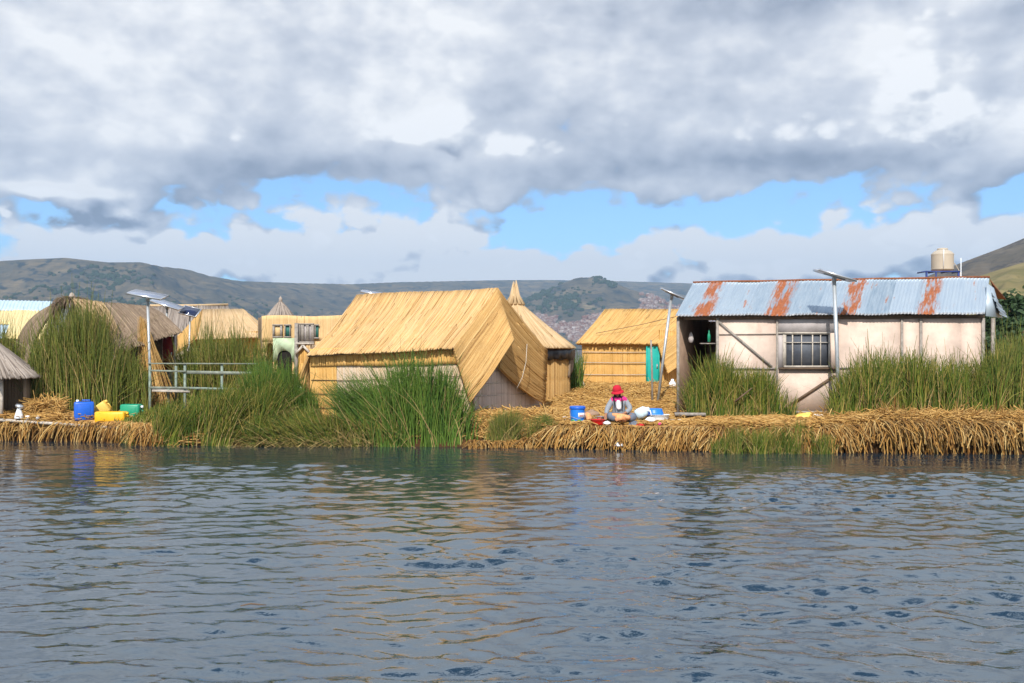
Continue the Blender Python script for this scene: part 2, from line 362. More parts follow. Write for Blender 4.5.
def wob3(p):
    o = .09 * (fbm(p[..., 0] * .9 + 31, p[..., 2] * 1.1 + p[..., 1] * .7, 3) - .5)[..., None]
    return p + o * np.array([.0, -.5, 1.0])
def bil(a, b, c, d, sag=0.0, sagdir=(0, 0, -1)):
    """surface: a-b is the v=0 edge, c-d the v=1 edge; u runs a->b"""
    a, b, c, d = [np.array(x, float) for x in (a, b, c, d)]; sg = np.array(sagdir, float)
    def f(u, v):
        u = np.asarray(u)[..., None]; v = np.asarray(v)[..., None]
        return wob3((a * (1 - u) + b * u) * (1 - v) + (c * (1 - u) + d * u) * v + sg * sag * 4 * v * (1 - v))
    return f
def normals(f, u, v, e=.01):
    du = f(np.clip(u + e, 0, 1), v) - f(np.clip(u - e, 0, 1), v); dv = f(u, np.clip(v + e, 0, 1)) - f(u, np.clip(v - e, 0, 1))
    n = np.cross(du, dv); n /= np.linalg.norm(n, axis=-1, keepdims=True) + 1e-9
    return n
def reedsheet(name, f, n, r, material, parent, flip=False, seg=6, ragged=.02, partial=.35, thick=.06, nu=16, nv=10, seams=0, wob=.01, lift=.6, origin=None, over=0.0):
    """a mat of reeds laid along v over a solid backing"""
    V = []; Q = []
    # backing
    uu, vv_ = np.meshgrid(np.linspace(0, 1, nu + 1), np.linspace(0, 1, nv + 1), indexing='ij')
    P = f(uu, vv_); N = normals(f, uu, vv_) * (-1 if flip else 1)
    A = P.reshape(-1, 3); B = (P - N * thick).reshape(-1, 3); k = len(A); V.append(A); V.append(B)
    idx = lambda i, j: i * (nv + 1) + j
    q = []
    for i in range(nu):
        for j in range(nv):
            q.append((idx(i, j), idx(i + 1, j), idx(i + 1, j + 1), idx(i, j + 1)))
            q.append((k + idx(i, j), k + idx(i, j + 1), k + idx(i + 1, j + 1), k + idx(i + 1, j)))
    for i in range(nu):
        for j in (0, nv): q.append((idx(i, j), idx(i + 1, j), k + idx(i + 1, j), k + idx(i, j)))
    for j in range(nv):
        for i in (0, nu): q.append((idx(i, j), idx(i, j + 1), k + idx(i, j + 1), k + idx(i, j)))
    Q.append(np.array(q)); base = 2 * k
    # reeds
    u0 = (np.arange(n) + rng.random(n)) / n
    v0 = np.where(rng.random(n) < partial, rng.random(n) * .75, -rng.random(n) * over)
    v1 = np.where(rng.random(n) < partial, np.minimum(1 + ragged, v0 + .2 + rng.random(n) * .7), 1 + (rng.random(n) - .35) * ragged * 2)
    s_ = np.linspace(0, 1, seg + 1)
    vv2 = v0[:, None] + (v1 - v0)[:, None] * s_[None]
    uu2 = np.clip(u0[:, None] + wob * (rng.random((n, 1)) - .5) * (s_[None] - .3) * 2, 0, 1)
    vc = np.clip(vv2, 0, 1)
    P = f(uu2, vc); N = normals(f, uu2, vc) * (-1 if flip else 1)
    tang = f(uu2, np.clip(vc + .01, 0, 1)) - f(uu2, np.clip(vc - .01, 0, 1)); tl = np.linalg.norm(tang, axis=-1, keepdims=True)
    tang /= tl + 1e-9
    ln = np.linalg.norm(f(.5, 1.) - f(.5, 0.))
    P = P + tang * ((vv2 - vc) * ln)[..., None]
    side = np.cross(N, tang)
    rr = r * (.6 + .8 * rng.random((n, 1)))
    if seams:
        ph = (vc * seams) % 1; rr = rr * (1 - .55 * np.exp(-((np.minimum(ph, 1 - ph)) / .09) ** 2))
    rr = np.broadcast_to(rr, vc.shape)[..., None]
    hh = (lift * rng.random((n, 1)))[..., None] * r
    C0 = P + N * hh
    ring = np.stack([C0 + side * rr, C0 + N * rr * 1.1, C0 - side * rr, C0 - N * rr], axis=2)   # n,seg+1,4,3
    V.append(ring.reshape(-1, 3))
    ii = np.arange(n)[:, None, None] * (seg + 1) * 4 + np.arange(seg)[None, :, None] * 4; jj = np.arange(4)[None, None]
    a = base + ii + jj; b = base + ii + (jj + 1) % 4; c = b + 4; d = a + 4
    Q.append(np.stack([a, b, c, d], -1).reshape(-1, 4))
    e0 = base + np.arange(n)[:, None] * (seg + 1) * 4
    Q.append(e0 + np.array([3, 2, 1, 0])); Q.append(e0 + seg * 4 + np.array([0, 1, 2, 3]))
    return mesh_from(name, np.concatenate(V), np.concatenate(Q), material, parent, origin)
def blades(base, height, lean, width, seg=4, curve=1.7, wob=.03):
    """arrays of reed blades: base Nx3, height N, lean Nx2 (horizontal offset of the tip)"""
    n = len(base); s_ = np.linspace(0, 1, seg + 1)
    off = lean[:, None, :] * (s_[None, :, None] ** curve)
    droop = (np.linalg.norm(lean, axis=1) ** 2 / (2.6 * np.abs(height) + 1e-3))[:, None] * s_[None] ** 2.4
    P = np.empty((n, seg + 1, 3)); P[..., :2] = base[:, None, :2] + off
    P[..., :2] += (rng.random((n, 1, 2)) - .5) * wob * np.sin(s_ * 3)[None, :, None]
    P[..., 2] = base[:, None, 2] + height[:, None] * s_[None] - droop
    ang = rng.random(n) * math.pi; side = np.stack([np.cos(ang), np.sin(ang), np.zeros(n)], -1)
    side2 = np.stack([-np.sin(ang), np.cos(ang), np.zeros(n)], -1)
    w = width[:, None] * (1 - .75 * s_[None] ** 1.5)
    A = P + side[:, None] * w[..., None]; B = P - side[:, None] * w[..., None] * .5 + side2[:, None] * w[..., None] * .85; D = P - side[:, None] * w[..., None] * .5 - side2[:, None] * w[..., None] * .85
    ring = np.stack([A, B, D], 2)
    ii = np.arange(n)[:, None, None] * (seg + 1) * 3 + np.arange(seg)[None, :, None] * 3; jj = np.arange(3)[None, None]
    a = ii + jj; b = ii + (jj + 1) % 3
    return ring.reshape(-1, 3), np.stack([a, b, b + 3, a + 3], -1).reshape(-1, 4)
def merge(L):
    V = []; Q = []; k = 0
    for v, q in L: V.append(v); Q.append(q + k); k += len(v)
    return np.concatenate(V), np.concatenate(Q)
def smst(x, a, b): tt = np.clip((x - a) / (b - a), 0, 1); return tt * tt * (3 - 2 * tt)
# value noise
_tab = rng.random((256, 256))
def vnoise(x, y):
    x = np.asarray(x, float); y = np.asarray(y, float); xi = np.floor(x).astype(int); yi = np.floor(y).astype(int); fx = x - xi; fy = y - yi
    fx = fx * fx * (3 - 2 * fx); fy = fy * fy * (3 - 2 * fy); g_ = lambda i, j: _tab[i % 256, j % 256]
    return (g_(xi, yi) * (1 - fx) + g_(xi + 1, yi) * fx) * (1 - fy) + (g_(xi, yi + 1) * (1 - fx) + g_(xi + 1, yi + 1) * fx) * fy
def fbm(x, y, o=5, ga=.5):
    r = 0; a = 1; t_ = 0
    for k in range(o): r = r + a * vnoise(x * 2 ** k + 17.3 * k, y * 2 ** k + 9.1 * k); t_ += a; a *= ga
    return r / t_

# ------------------------------------------------------------------ water
def make_water():
    xs = np.concatenate([-np.geomspace(9000, 16.5, 26), np.arange(-16.2, 16.21, .045), np.geomspace(16.5, 9000, 26)])
    ys = np.concatenate([np.array([-400, -100, -30, -10, 0, 3]), np.arange(5.2, 12, .033), np.arange(12, 27.5, .06), np.geomspace(28, 12000, 24)])
    X, Y = np.meshgrid(xs, ys, indexing='ij'); Z = np.zeros_like(X); DX = np.zeros_like(X)
    r2 = np.random.default_rng(3)
    wx = X + .5 * fbm(X * .6, Y * .6, 3); wy = Y + .6 * fbm(X * .5 + 40, Y * .5, 3)
    for k in range(80):
        lam = .14 * (10 ** (r2.random() * .90)); th = r2.normal(0, .42) + math.pi / 2 + (0.16 if k % 3 else -.32)
        kk = 2 * math.pi / lam; amp = .0034 * lam ** 0.84 * (1 + .4 * r2.normal())
        ph = kk * (wx * math.cos(th) + wy * math.sin(th)) + r2.random() * 6.28
        s_ = np.sin(ph); Z += amp * (s_ + .25 * np.cos(2 * ph))
    patch = .45 + .95 * smst(fbm(X * .22 + 3, Y * .42, 3), .3, .72)
    fade = smst(26 - np.abs(X), 0, 9) * smst(Y, 3, 5.2) * smst(30 - Y, 0, 2.5)
    calm = (.25 + .75 * smst(24.8 - Y, 0, 9)) * (.80 + .20 * smst(Y, 7, 15))
    Z *= patch * fade * calm * 1.0
    nx, ny = X.shape; V = np.stack([X, Y, Z], -1).reshape(-1, 3)
    i, j = np.meshgrid(np.arange(nx - 1), np.arange(ny - 1), indexing='ij'); a = (i * ny + j).ravel()
    Q = np.stack([a, a + ny, a + ny + 1, a + 1], -1)
    m, n, p = mat('lake_water')
    tcn = n.new('ShaderNodeTexCoord').outputs['Object']
    h = n.m('ADD', n.m('MULTIPLY', n.noise(n.scale(tcn, (2.4, 4.5, 1)), 1.0, 4, .55, .4), .035), n.m('MULTIPLY', n.noise(n.scale(tcn, (7, 13, 1)), 1.0, 3, .5, .3), .008))
    bp = n.new('ShaderNodeBump'); bp.inputs['Strength'].default_value = .3; bp.inputs['Distance'].default_value = 1; n.put(bp.inputs['Height'], h)
    n.l.new(bp.outputs[0], p.inputs['Normal'])
    setp(p, n, (.012, .026, .038), .01, 0, .5); p.inputs['IOR'].default_value = 2.2; p.inputs['Specular Tint'].default_value = (.84, .93, 1, 1); p.inputs['Specular IOR Level'].default_value = .5
    return tag(mesh_from('water', V, Q, m, smooth=True), kind='structure')
make_water()

# ------------------------------------------------------------------ island ground
EDGE_PX = [-400, -100, 0, 118, 140, 300, 480, 540, 640, 700, 830, 1024, 1200, 1500]
EDGE_Y = [27.6, 27.0, 26.9, 26.4, 25.5, 25.2, 25.0, 25.1, 24.6, 24.4, 23.9, 23.4, 23.0, 22.5]
_ex = np.array([(p - 512) / F * y for p, y in zip(EDGE_PX, EDGE_Y)])
def yedge(x): return np.interp(x, _ex, EDGE_Y) + .14 * (fbm(np.asarray(x) * 1.3, 2.2, 3) - .5) * 2
def gz(x, y):
    x = np.asarray(x, float); y = np.asarray(y, float); e = yedge(x)
    top = .56 + .40 * smst(y, 29, 38) + .16 * smst(x, 7.2, 9.5) * (1 - smst(y, e + 1.2, e + 3)) + .07 * (fbm(x * .8, y * .8, 4) - .5) + .05 * (fbm(x * 3, y * 3, 3) - .5)
    low = smst(x, -9.4, -8.6) * (1 - smst(x, 0.2, 1.0))           # reed-covered front: shore lies lower
    top = top - low * .38 * (1 - smst(y, e + .4, e + 1.7))
    return -.3 + (top + .3) * smst(y, e - .02, e + .22)
def make_ground():
    xs = np.arange(-32, 32.01, .1); ts = np.concatenate([np.arange(0, 4, .08), np.arange(4, 20, .25), np.geomspace(20, 40, 12)])
    X, T = np.meshgrid(xs, ts, indexing='ij'); Y = yedge(X) - .05 + T
    Z = gz(X, Y); Z = Z - smst(T, 30, 40) * 1.4
    nx, ny = X.shape; V = np.stack([X, Y, Z], -1).reshape(-1, 3)
    i, j = np.meshgrid(np.arange(nx - 1), np.arange(ny - 1), indexing='ij'); a = (i * ny + j).ravel()
    m, n, p = mat('reed_bed_ground')
    tcn = n.new('ShaderNodeTexCoord').outputs['Object']; z_ = n.sep(tcn)[2]
    f = n.noise(n.scale(tcn, (5, 9, 5)), 1, 6, .65, .8)
    c = n.ramp(f, [(.3, (.12, .06, .02)), (.45, (.34, .18, .06)), (.6, (.50, .30, .10)), (.75, (.60, .40, .16))])
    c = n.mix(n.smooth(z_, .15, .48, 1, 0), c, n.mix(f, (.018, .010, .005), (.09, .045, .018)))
    setp(p, n, c, .95, 0, .1)
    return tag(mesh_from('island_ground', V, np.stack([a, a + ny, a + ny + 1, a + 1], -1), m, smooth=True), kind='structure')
make_ground()
def G(px, Y): x = (px - 512) / F * Y; return float(gz(x, Y))
def gp(px, Y): x = (px - 512) / F * Y; return Vector((x, Y, float(gz(x, Y))))

# straw litter lying about (nobody could count it)
def sticks(cx, cy, cz, L, ang, tilt, r, bend=.1, seg=3):
    n = len(cx); s_ = np.linspace(-.5, .5, seg + 1)
    d = np.stack([np.cos(ang) * np.cos(tilt), np.sin(ang) * np.cos(tilt), np.sin(tilt)], -1)
    P = np.stack([cx, cy, cz], -1)[:, None] + d[:, None] * (L[:, None] * s_[None])[..., None]
    P[..., 2] += (bend * L * (rng.random(n) - .3))[:, None] * (1 - 4 * s_[None] ** 2)
    side = np.stack([-np.sin(ang), np.cos(ang), np.zeros(n)], -1); up = np.cross(d, side)
    rr = r[:, None, None]
    ring = np.stack([P + side[:, None] * rr, P + up[:, None] * rr, P - side[:, None] * rr, P - up[:, None] * rr], 2)
    ii = np.arange(n)[:, None, None] * (seg + 1) * 4 + np.arange(seg)[None, :, None] * 4; jj = np.arange(4)[None, None]
    a = ii + jj; b = ii + (jj + 1) % 4
    return ring.reshape(-1, 3), np.stack([a, b, b + 4, a + 4], -1).reshape(-1, 4)
def litter():
    L = []
    def patch(n, px0, px1, y0, y1, l0=.2, l1=.8, z=.0, tl=.16, r=(.005, .014)):
        Y = y0 + (y1 - y0) * rng.random(n); px = px0 + (px1 - px0) * rng.random(n); X = (px - 512) / F * Y
        Y = np.maximum(Y, yedge(X) + .12)
        zz = gz(X, Y) + .01 + rng.random(n) * (.05 + z)
        L.append(sticks(X, Y, zz, l0 + (l1 - l0) * rng.random(n), rng.normal(0, .9, n), rng.normal(0, tl, n), r[0] + (r[1] - r[0]) * rng.random(n)))
    patch(9000, 545, 700, 25.2, 30); patch(9000, 560, 720, 30, 39.5, .3, 1.1, .05); patch(2500, 470, 560, 25.4, 28, z=.12, tl=.3)
    patch(4000, 700, 850, 24.2, 27.5, z=.05); patch(6000, 820, 1060, 23.6, 26.5, z=.12, tl=.3)
    patch(3000, -40, 130, 26.9, 28.5, z=.06); patch(1500, 130, 300, 28.5, 31); patch(700, 30, 60, 27.3, 28.2, z=.4, tl=.5)
    patch(900, 160, 480, 25.4, 26.4, z=.05); patch(3500, 1060, 1350, 23.6, 30, .3, .9, .08); patch(3000, -350, -20, 27.2, 34, .3, .9, .06)
    # rumpled heaps behind the woman and below the gold hut
    for (px, Y, w, hgt, k) in [(600, 35, 2.2, .16, 1600), (650, 34, 2, .18, 1600), (570, 33.5, 1.2, .14, 900), (665, 38, 1.6, .2, 1000), (525, 26.8, .8, .25, 1100), (498, 26.3, .5, .2, 600), (590, 28.5, 1.3, .1, 900)]:
        c = gp(px, Y); X = c.x + rng.normal(0, w * .5, k); Yy = c.y + rng.normal(0, .5, k); d = np.exp(-((X - c.x) / w) ** 2 - ((Yy - c.y) / .7) ** 2)
        L.append(sticks(X, Yy, gz(X, Yy) + hgt * d * rng.random(k), .2 + .6 * rng.random(k), rng.normal(0, .7, k), rng.normal(0, .3, k), .006 + .01 * rng.random(k)))
    V, Q = merge(L)
    tag(mesh_from('straw_litter', V, Q, M['strawfloor']), 'loose golden reed straw strewn over the top of the island', 'straw', kind='stuff')
litter()
def fringe():
    """dry reeds hanging over the island's cut edge"""
    L = []
    def run(n, px0, px1, sway, drop0, drop1, out0, out1, topz=0, r=(.006, .015), start=.1):
        px = px0 + (px1 - px0) * rng.random(n); Yr = np.interp(px, EDGE_PX, EDGE_Y); X = (px - 512) / F * Yr
        e = yedge(X); back = start * rng.random(n) + .05; z0 = gz(X, e + .3) + topz * rng.random(n) - .25 * rng.random(n) ** 2
        cn = fbm(X * 2.1 + 4, X * 0 + 1.5, 3); cn2 = fbm(X * 5 + 11, X * 0 + 7.5, 2)
        drop = (drop0 + (drop1 - drop0) * rng.random(n) ** 1.3) * (.55 + .9 * cn); out = (out0 + (out1 - out0) * rng.random(n)) * (.5 + cn2); sw = rng.normal(sway, .17, n) + (cn2 - .5) * .5
        seg = 5; s_ = np.linspace(0, 1, seg + 1)
        P = np.empty((n, seg + 1, 3)); o = out[:, None] * (1 - (1 - s_[None]) ** 2)
        P[..., 0] = X[:, None] + sw[:, None] * s_[None] + .03 * np.sin(s_ * 5 + rng.random((n, 1)) * 6)
        P[..., 1] = (e + back)[:, None] - o - back[:, None] * np.minimum(1, s_ * 2)
        P[..., 2] = z0[:, None] + .05 * np.sin(s_ * 3.1)[None] - drop[:, None] * s_[None] ** 1.6
        P[..., 2] = np.maximum(P[..., 2], -.12)
        w = (r[0] + (r[1] - r[0]) * rng.random(n))[:, None, None]
        ax = np.array([1, 0, 0.]); ay = np.array([0, 1., .5])
        ring = np.stack([P + ax * w, P + ay * w, P - ax * w, P - ay * w], 2)
        ii = np.arange(n)[:, None, None] * (seg + 1) * 4 + np.arange(seg)[None, :, None] * 4; jj = np.arange(4)[None, None]
        a = ii + jj; b = ii + (jj + 1) % 4
        L.append((ring.reshape(-1, 3), np.stack([a, b, b + 4, a + 4], -1).reshape(-1, 4)))
    run(900, -420, 165, -.16, .2, .75, .0, .16, r=(.007, .017))
    run(350, 470, 560, .0, .1, .4, .0, .3)
    run(1000, 548, 722, -.18, .2, .62, .1, .42, start=.5, r=(.007, .018))
    run(700, 690, 850, -.05, .15, .6, .05, .3, r=(.007, .017))
    run(700, 820, 1350, .02, .15, 1.1, .0, .22, topz=.06, r=(.007, .018)); run(1100, 820, 1350, .02, .1, .35, .05, .25, topz=.1)
    run(800, 820, 1350, .1, .2, .6, .1, .5, topz=.12)
    # frizz on top at the right
    n = 1500; px = 820 + 260 * rng.random(n); Yr = np.interp(px, EDGE_PX, EDGE_Y); X = (px - 512) / F * Yr; Y = yedge(X) + .2 + .8 * rng.random(n)
    clump = np.exp(-((px - 900) / 16) ** 2) * .5 + np.exp(-((px - 980) / 25) ** 2) * .28 + np.exp(-((px - 1010) / 12) ** 2) * .3 + .12
    ln = np.stack([rng.normal(.1, .25, n), rng.normal(-.1, .2, n)], -1)
    L.append((lambda vq: vq)(blades(np.stack([X, Y, gz(X, Y)], -1), .1 + clump * rng.random(n), ln, .006 + .008 * rng.random(n), curve=1.2)) if False else _b3to4(blades(np.stack([X, Y, gz(X, Y)], -1), .1 + clump * rng.random(n), ln, .006 + .008 * rng.random(n), curve=1.2)))
    V, Q = merge(L)
    tag(mesh_from('hanging_straw', V, Q, M['fringe']), 'dry brown reeds hanging over the cut edge of the island above the water', 'straw', kind='stuff')
def _b3to4(vq): return vq
fringe()

# ------------------------------------------------------------------ hills, far shore and town
PR = np.array([(-700, 300), (-300, 275), (-100, 263), (0, 261), (40, 258), (65, 257), (108, 262), (140, 262), (160, 266), (187, 269), (210, 276), (240, 281), (300, 283), (350, 284), (400, 282), (450, 281), (500, 280), (560, 280), (620, 281), (680, 283), (760, 285), (900, 286), (1200, 286), (1800, 300)], float)
def hillH(px, d):
    Dr = np.interp(px, [-700, 150, 260, 480, 640, 1200], [2600, 2700, 3400, 4600, 5200, 5600])
    py = np.interp(px, PR[:, 0], PR[:, 1]) ; H = CZ + (HZ - py) / F * Dr
    d0 = np.interp(px, [-700, 250, 480, 1800], [1500, 1700, 2300, 2500])
    q = np.clip((d - d0) / (Dr - d0), 0, 1); pexp = np.interp(px, [0, 400, 600], [1.15, 1.1, 1.0])
    h = H * (q ** pexp) * (1 - .12 * np.sin(q * math.pi)) * np.where(d > Dr, 1 - .5 * np.clip((d - Dr) / 1500, 0, 1), 1)
    nz = fbm(px / 55., d / 420., 5) - .5; nz2 = fbm(px / 14. + 8, d / 130., 4) - .5
    h = h + (nz * 110 + nz2 * 26) * np.sin(np.clip(q, 0, 1) * math.pi) ** .8 * (d < Dr)
    # the little peaked hill in front of the plateau
    x = (px - 590) / F * 3400; y = d - 3400
    rr = np.sqrt((x * np.where(x > 0, .95, 1.0)) ** 2 + (y * .6) ** 2)
    pk = 262 - .44 * rr - 6 * np.exp(-(rr / 40) ** 2) * 3 + 26 * (fbm(px / 12., d / 130., 5) - .5) * smst(rr, 0, 90)
    pk2 = 170 - .40 * np.sqrt(((px - 505) / F * 3400 * .6) ** 2 + ((d - 3500) * .6) ** 2) + 22 * (fbm(px / 14. + 5, d / 150., 5) - .5)
    h = h + (fbm(px / 5. + 3, d / 45., 4) - .5) * 9 * smst(q, 0, .3) * (q < .97)
    return np.maximum(np.maximum(h, np.maximum(pk, pk2)), np.where(d > d0, 1.5, -3))
def hill_mat(name, cols, dark, scale=.004, tree=.5):
    m, n, p = mat(name)
    tcn = n.new('ShaderNodeTexCoord').outputs['Object']
    f = n.noise(tcn, scale, 8, .6, .4); f2 = n.noise(tcn, scale * 5, 6, .6)
    c = n.ramp(f, [(.3, cols[0]), (.45, cols[1]), (.6, cols[2]), (.75, cols[3])])
    c = n.mix(n.lin(f2, .35, .7, 0, .55), c, cols[0])
    z_ = n.sep(tcn)[2]
    st = n.noise(n.scale(tcn, (scale * 2, scale * 2, scale * 26)), 1, 4, .6)
    c = n.mix(n.smooth(st, .52, .60, 0, .5), c, dark)
    ft = n.smooth(n.noise(tcn, scale * 2.6, 7, .62), tree, tree + .04)
    c = n.mix(ft, c, dark)
    setp(p, n, c, .95, 0, .1)
    return m
def make_hills():
    px = np.concatenate([np.linspace(-700, -40, 40), np.linspace(-30, 1060, 440), np.linspace(1080, 1800, 30)]); ds = np.concatenate([[1300], np.linspace(1450, 6000, 230), [7500]])
    PX, D = np.meshgrid(px, ds, indexing='ij'); Z = hillH(PX, D)
    V = np.stack([(PX - 512) / F * D, D, Z], -1).reshape(-1, 3); nx, ny = PX.shape
    i, j = np.meshgrid(np.arange(nx - 1), np.arange(ny - 1), indexing='ij'); a = (i * ny + j).ravel()
    m = hill_mat('far_hill', [(.040, .042, .034), (.09, .075, .045), (.16, .12, .065), (.27, .21, .11)], (.012, .022, .024), .0085, .55)
    tag(mesh_from('far_hills', V, np.stack([a, a + ny, a + ny + 1, a + 1], -1), m, smooth=True), kind='structure')
make_hills()
NR1 = [(840, 300), (880, 291), (925, 277), (960, 263), (1000, 248), (1024, 238), (1100, 205), (1300, 150), (1700, 120)]
NR2 = [(870, 320), (915, 303), (945, 290), (970, 279), (1000, 269), (1024, 262), (1100, 240), (1300, 200), (1700, 180)]
def near_hill(name, prof, D0, Dr, m, seed):
    prof = np.array(prof, float); px = np.linspace(prof[0, 0], prof[-1, 0], 200); ds = np.linspace(D0, Dr * 1.5, 110); PX, D = np.meshgrid(px, ds, indexing='ij')
    H = CZ + (HZ - np.interp(PX, prof[:, 0], prof[:, 1])) / F * Dr; q = (D - D0) / (Dr - D0)
    Z = np.where(q < 1, H * np.clip(q, 0, 1) ** 1.15, H * (1 - .35 * (q - 1))) * smst(PX, prof[0, 0], prof[0, 0] + 40)
    Z = Z + (fbm(PX / 18. + seed, D / 40., 5) - .5) * Dr * .022 * np.sin(np.clip(q, 0, 1) * math.pi) - 1.5 * (q < .01)
    V = np.stack([(PX - 512) / F * D, D, Z], -1).reshape(-1, 3); nx, ny = PX.shape
    i, j = np.meshgrid(np.arange(nx - 1), np.arange(ny - 1), indexing='ij'); a = (i * ny + j).ravel()
    tag(mesh_from(name, V, np.stack([a, a + ny, a + ny + 1, a + 1], -1), m, smooth=True), kind='structure')
near_hill('brown_hill', NR1, 500, 1150, hill_mat('brown_hill', [(.065, .055, .038), (.10, .082, .055), (.14, .11, .075), (.17, .15, .07)], (.05, .042, .035), .014, .55), 1)
near_hill('grassy_hill', NR2, 180, 520, hill_mat('grassy_hill', [(.13, .11, .045), (.20, .16, .065), (.26, .205, .09), (.32, .23, .12)], (.12, .115, .04), .02, .6), 6)

# far woods on the peaked hill's slopes
def woods():
    n = 5200; V = []; Q = []
    px = []; d = []
    spots = [(545, 3150, 16, 260), (528, 3250, 14, 260), (560, 2950, 22, 150), (605, 3250, 9, 90), (575, 2900, 18, 120), (500, 3100, 18, 200), (470, 3300, 22, 200), (300, 2600, 60, 200), (420, 2900, 60, 250), (150, 2200, 60, 120), (60, 2300, 60, 100), (230, 2200, 60, 150), (340, 2300, 50, 100), (110, 2550, 30, 60)]
    for (p, dd, sp, sd_) in spots:
        k = 280 if p > 460 else 420
        q = rng.normal(0, 1, (k, 2)); cl = fbm(q[:, 0] * 2.5 + p, q[:, 1] * 2.5, 4) > (.56 if p > 460 else .54); q = q[cl]
        px.append(p + q[:, 0] * sp * .7); d.append(dd + q[:, 1] * sd_ * .6)
    px = np.concatenate(px); d = np.concatenate(d); ok = (px < 1000); px = px[ok]; d = d[ok]
    X = (px - 512) / F * d; Z = hillH(px, d); n = len(X)
    # each crown: a lumpy low octahedral blob
    r = (3.2 + 4.5 * rng.random(n)) * np.where(px > 460, 1.1, 1.0); h = r * (1.1 + .5 * rng.random(n))
    k = 6; ang = np.arange(k) / k * 2 * math.pi
    rings = []
    for (rz, rs) in [(0, .75), (.45, 1), (.85, .6)]:
        jit = .75 + .5 * rng.random((n, k)); rings.append(np.stack([X[:, None] + np.cos(ang) * r[:, None] * rs * jit, d[:, None] + np.sin(ang) * r[:, None] * rs * jit, Z[:, None] - 1.5 + h[:, None] * rz + 0 * jit], -1))
    P = np.stack(rings, 1)  # n,3,k,3
    V = P.reshape(-1, 3); b = np.arange(n)[:, None, None] * 3 * k + np.arange(2)[None, :, None] * k; j = np.arange(k)[None, None]
    Q = np.stack([b + j, b + (j + 1) % k, b + (j + 1) % k + k, b + j + k], -1).reshape(-1, 4)
    top = (np.arange(n)[:, None] * 3 * k + 2 * k + np.array([0, 1, 2, 3]));  top2 = (np.arange(n)[:, None] * 3 * k + 2 * k + np.array([0, 3, 4, 5]))
    m = straw('far_foliage', [(.018, .036, .016), (.03, .05, .02), (.022, .04, .018)], rough=.95)
    tag(mesh_from('hillside_woods', V, np.concatenate([Q, top, top2]), m), 'dark green woods patching the slopes of the far hills', 'woods', kind='stuff')
woods()
# the town: the 300 nearest houses are things, the rest one mass
def town():
    hm = [plain('brick_red_wall', (.20, .085, .055), .9), plain('pale_plaster_wall', (.32, .27, .24), .9), plain('tan_wall', (.22, .14, .10), .9), plain('white_wall', (.5, .5, .5), .9)]
    rf = plain('dull_roof', (.27, .13, .09), .9); win = plain('dark_window', (.03, .03, .04), .4)
    meshes = []
    for k, m in enumerate(hm):
        b = MB(); w, d_, h = [(9, 8, 6), (10, 7, 8), (8, 8, 5), (9, 7, 6)][k]
        b.box((0, 0, h / 2 - 2), (w, d_, h + 4)); b.box((w * .2, 0, h + .9), (w * .35, d_ * .5, 1.8)); b.box((-w * .1, -d_ / 2 - .25, h * .5), (w * .8, .5, .35))
        meshes.append(b)
    r2 = np.random.default_rng(11)
    N = 9000; px = np.where(r2.random(N) < .7, 505 + 150 * r2.random(N), 620 + 130 * r2.random(N)); d = np.where(px < 625, 2330 + 620 * r2.random(N) ** 1.3, 2500 + 1500 * r2.random(N))
    dens = fbm(px / 16., d / 90., 3); keep = (dens > .40) & (hillH(px, d) < np.where(px < 640, 62 + 45 * fbm(px / 30., 0 * px, 2), 175)) & (px < 760)
    px, d = px[keep], d[keep]; o = np.argsort(d); px, d = px[o], d[o]
    names = ['small brick red house in the lakeside town far below the peaked hill', 'small pale plastered house in the lakeside town far below the peaked hill', 'small tan house in the lakeside town far below the peaked hill', 'small white house in the lakeside town far below the peaked hill']
    groups = ['brick red houses of the far town', 'pale plastered houses of the far town', 'tan houses of the far town', 'white houses of the far town']
    kinds = r2.choice(4, len(px), p=[.48, .2, .24, .08]); rot = r2.random(len(px)) * 1.2 - .6; Z = hillH(px, d)
    proto = {}
    # of the visible ones take the nearest 300 that peep between the huts
    vis = [i for i in range(len(px)) if (528 < px[i] < 600 or 600 < px[i] < 700)][:300]
    vs = set(vis)
    for i in vis:
        k = int(kinds[i]); loc = ((px[i] - 512) / F * d[i], d[i], Z[i])
        if k not in proto:
            ob = meshes[k].build('town_house', hm[k], origin=(0, 0, 0)); proto[k] = ob
            w, d_, h = [(13, 11, 9), (15, 10, 11), (11, 12, 7), (12, 10, 8)][k]
            ob.data.materials.append(win)
        else:
            ob = proto[k].copy(); C.objects.link(ob)
        ob.location = loc; ob.rotation_euler = (0, 0, rot[i]); tag(ob, names[k], 'house', groups[k])
    V = []; Fc = []
    rest = [i for i in range(len(px)) if i not in vs]
    for k in range(4): pass
    big = MB(); cnt = 0
    for i in rest:
        k = int(kinds[i]); c, s_ = math.cos(rot[i]), math.sin(rot[i]); x0 = (px[i] - 512) / F * d[i]
        big.add([(x0 + x * c - y * s_, d[i] + x * s_ + y * c, Z[i] + z) for x, y, z in meshes[k].v[:16]], meshes[k].f[:12])
    m = straw('town_walls', [(.18, .08, .05), (.22, .13, .09), (.34, .29, .26), (.13, .06, .045), (.5, .48, .46), (.20, .10, .07)], rough=.9)
    tag(big.build('far_town', m), 'mass of tiny brick and plaster houses climbing the far lakeside slope', 'town', kind='stuff')
town()

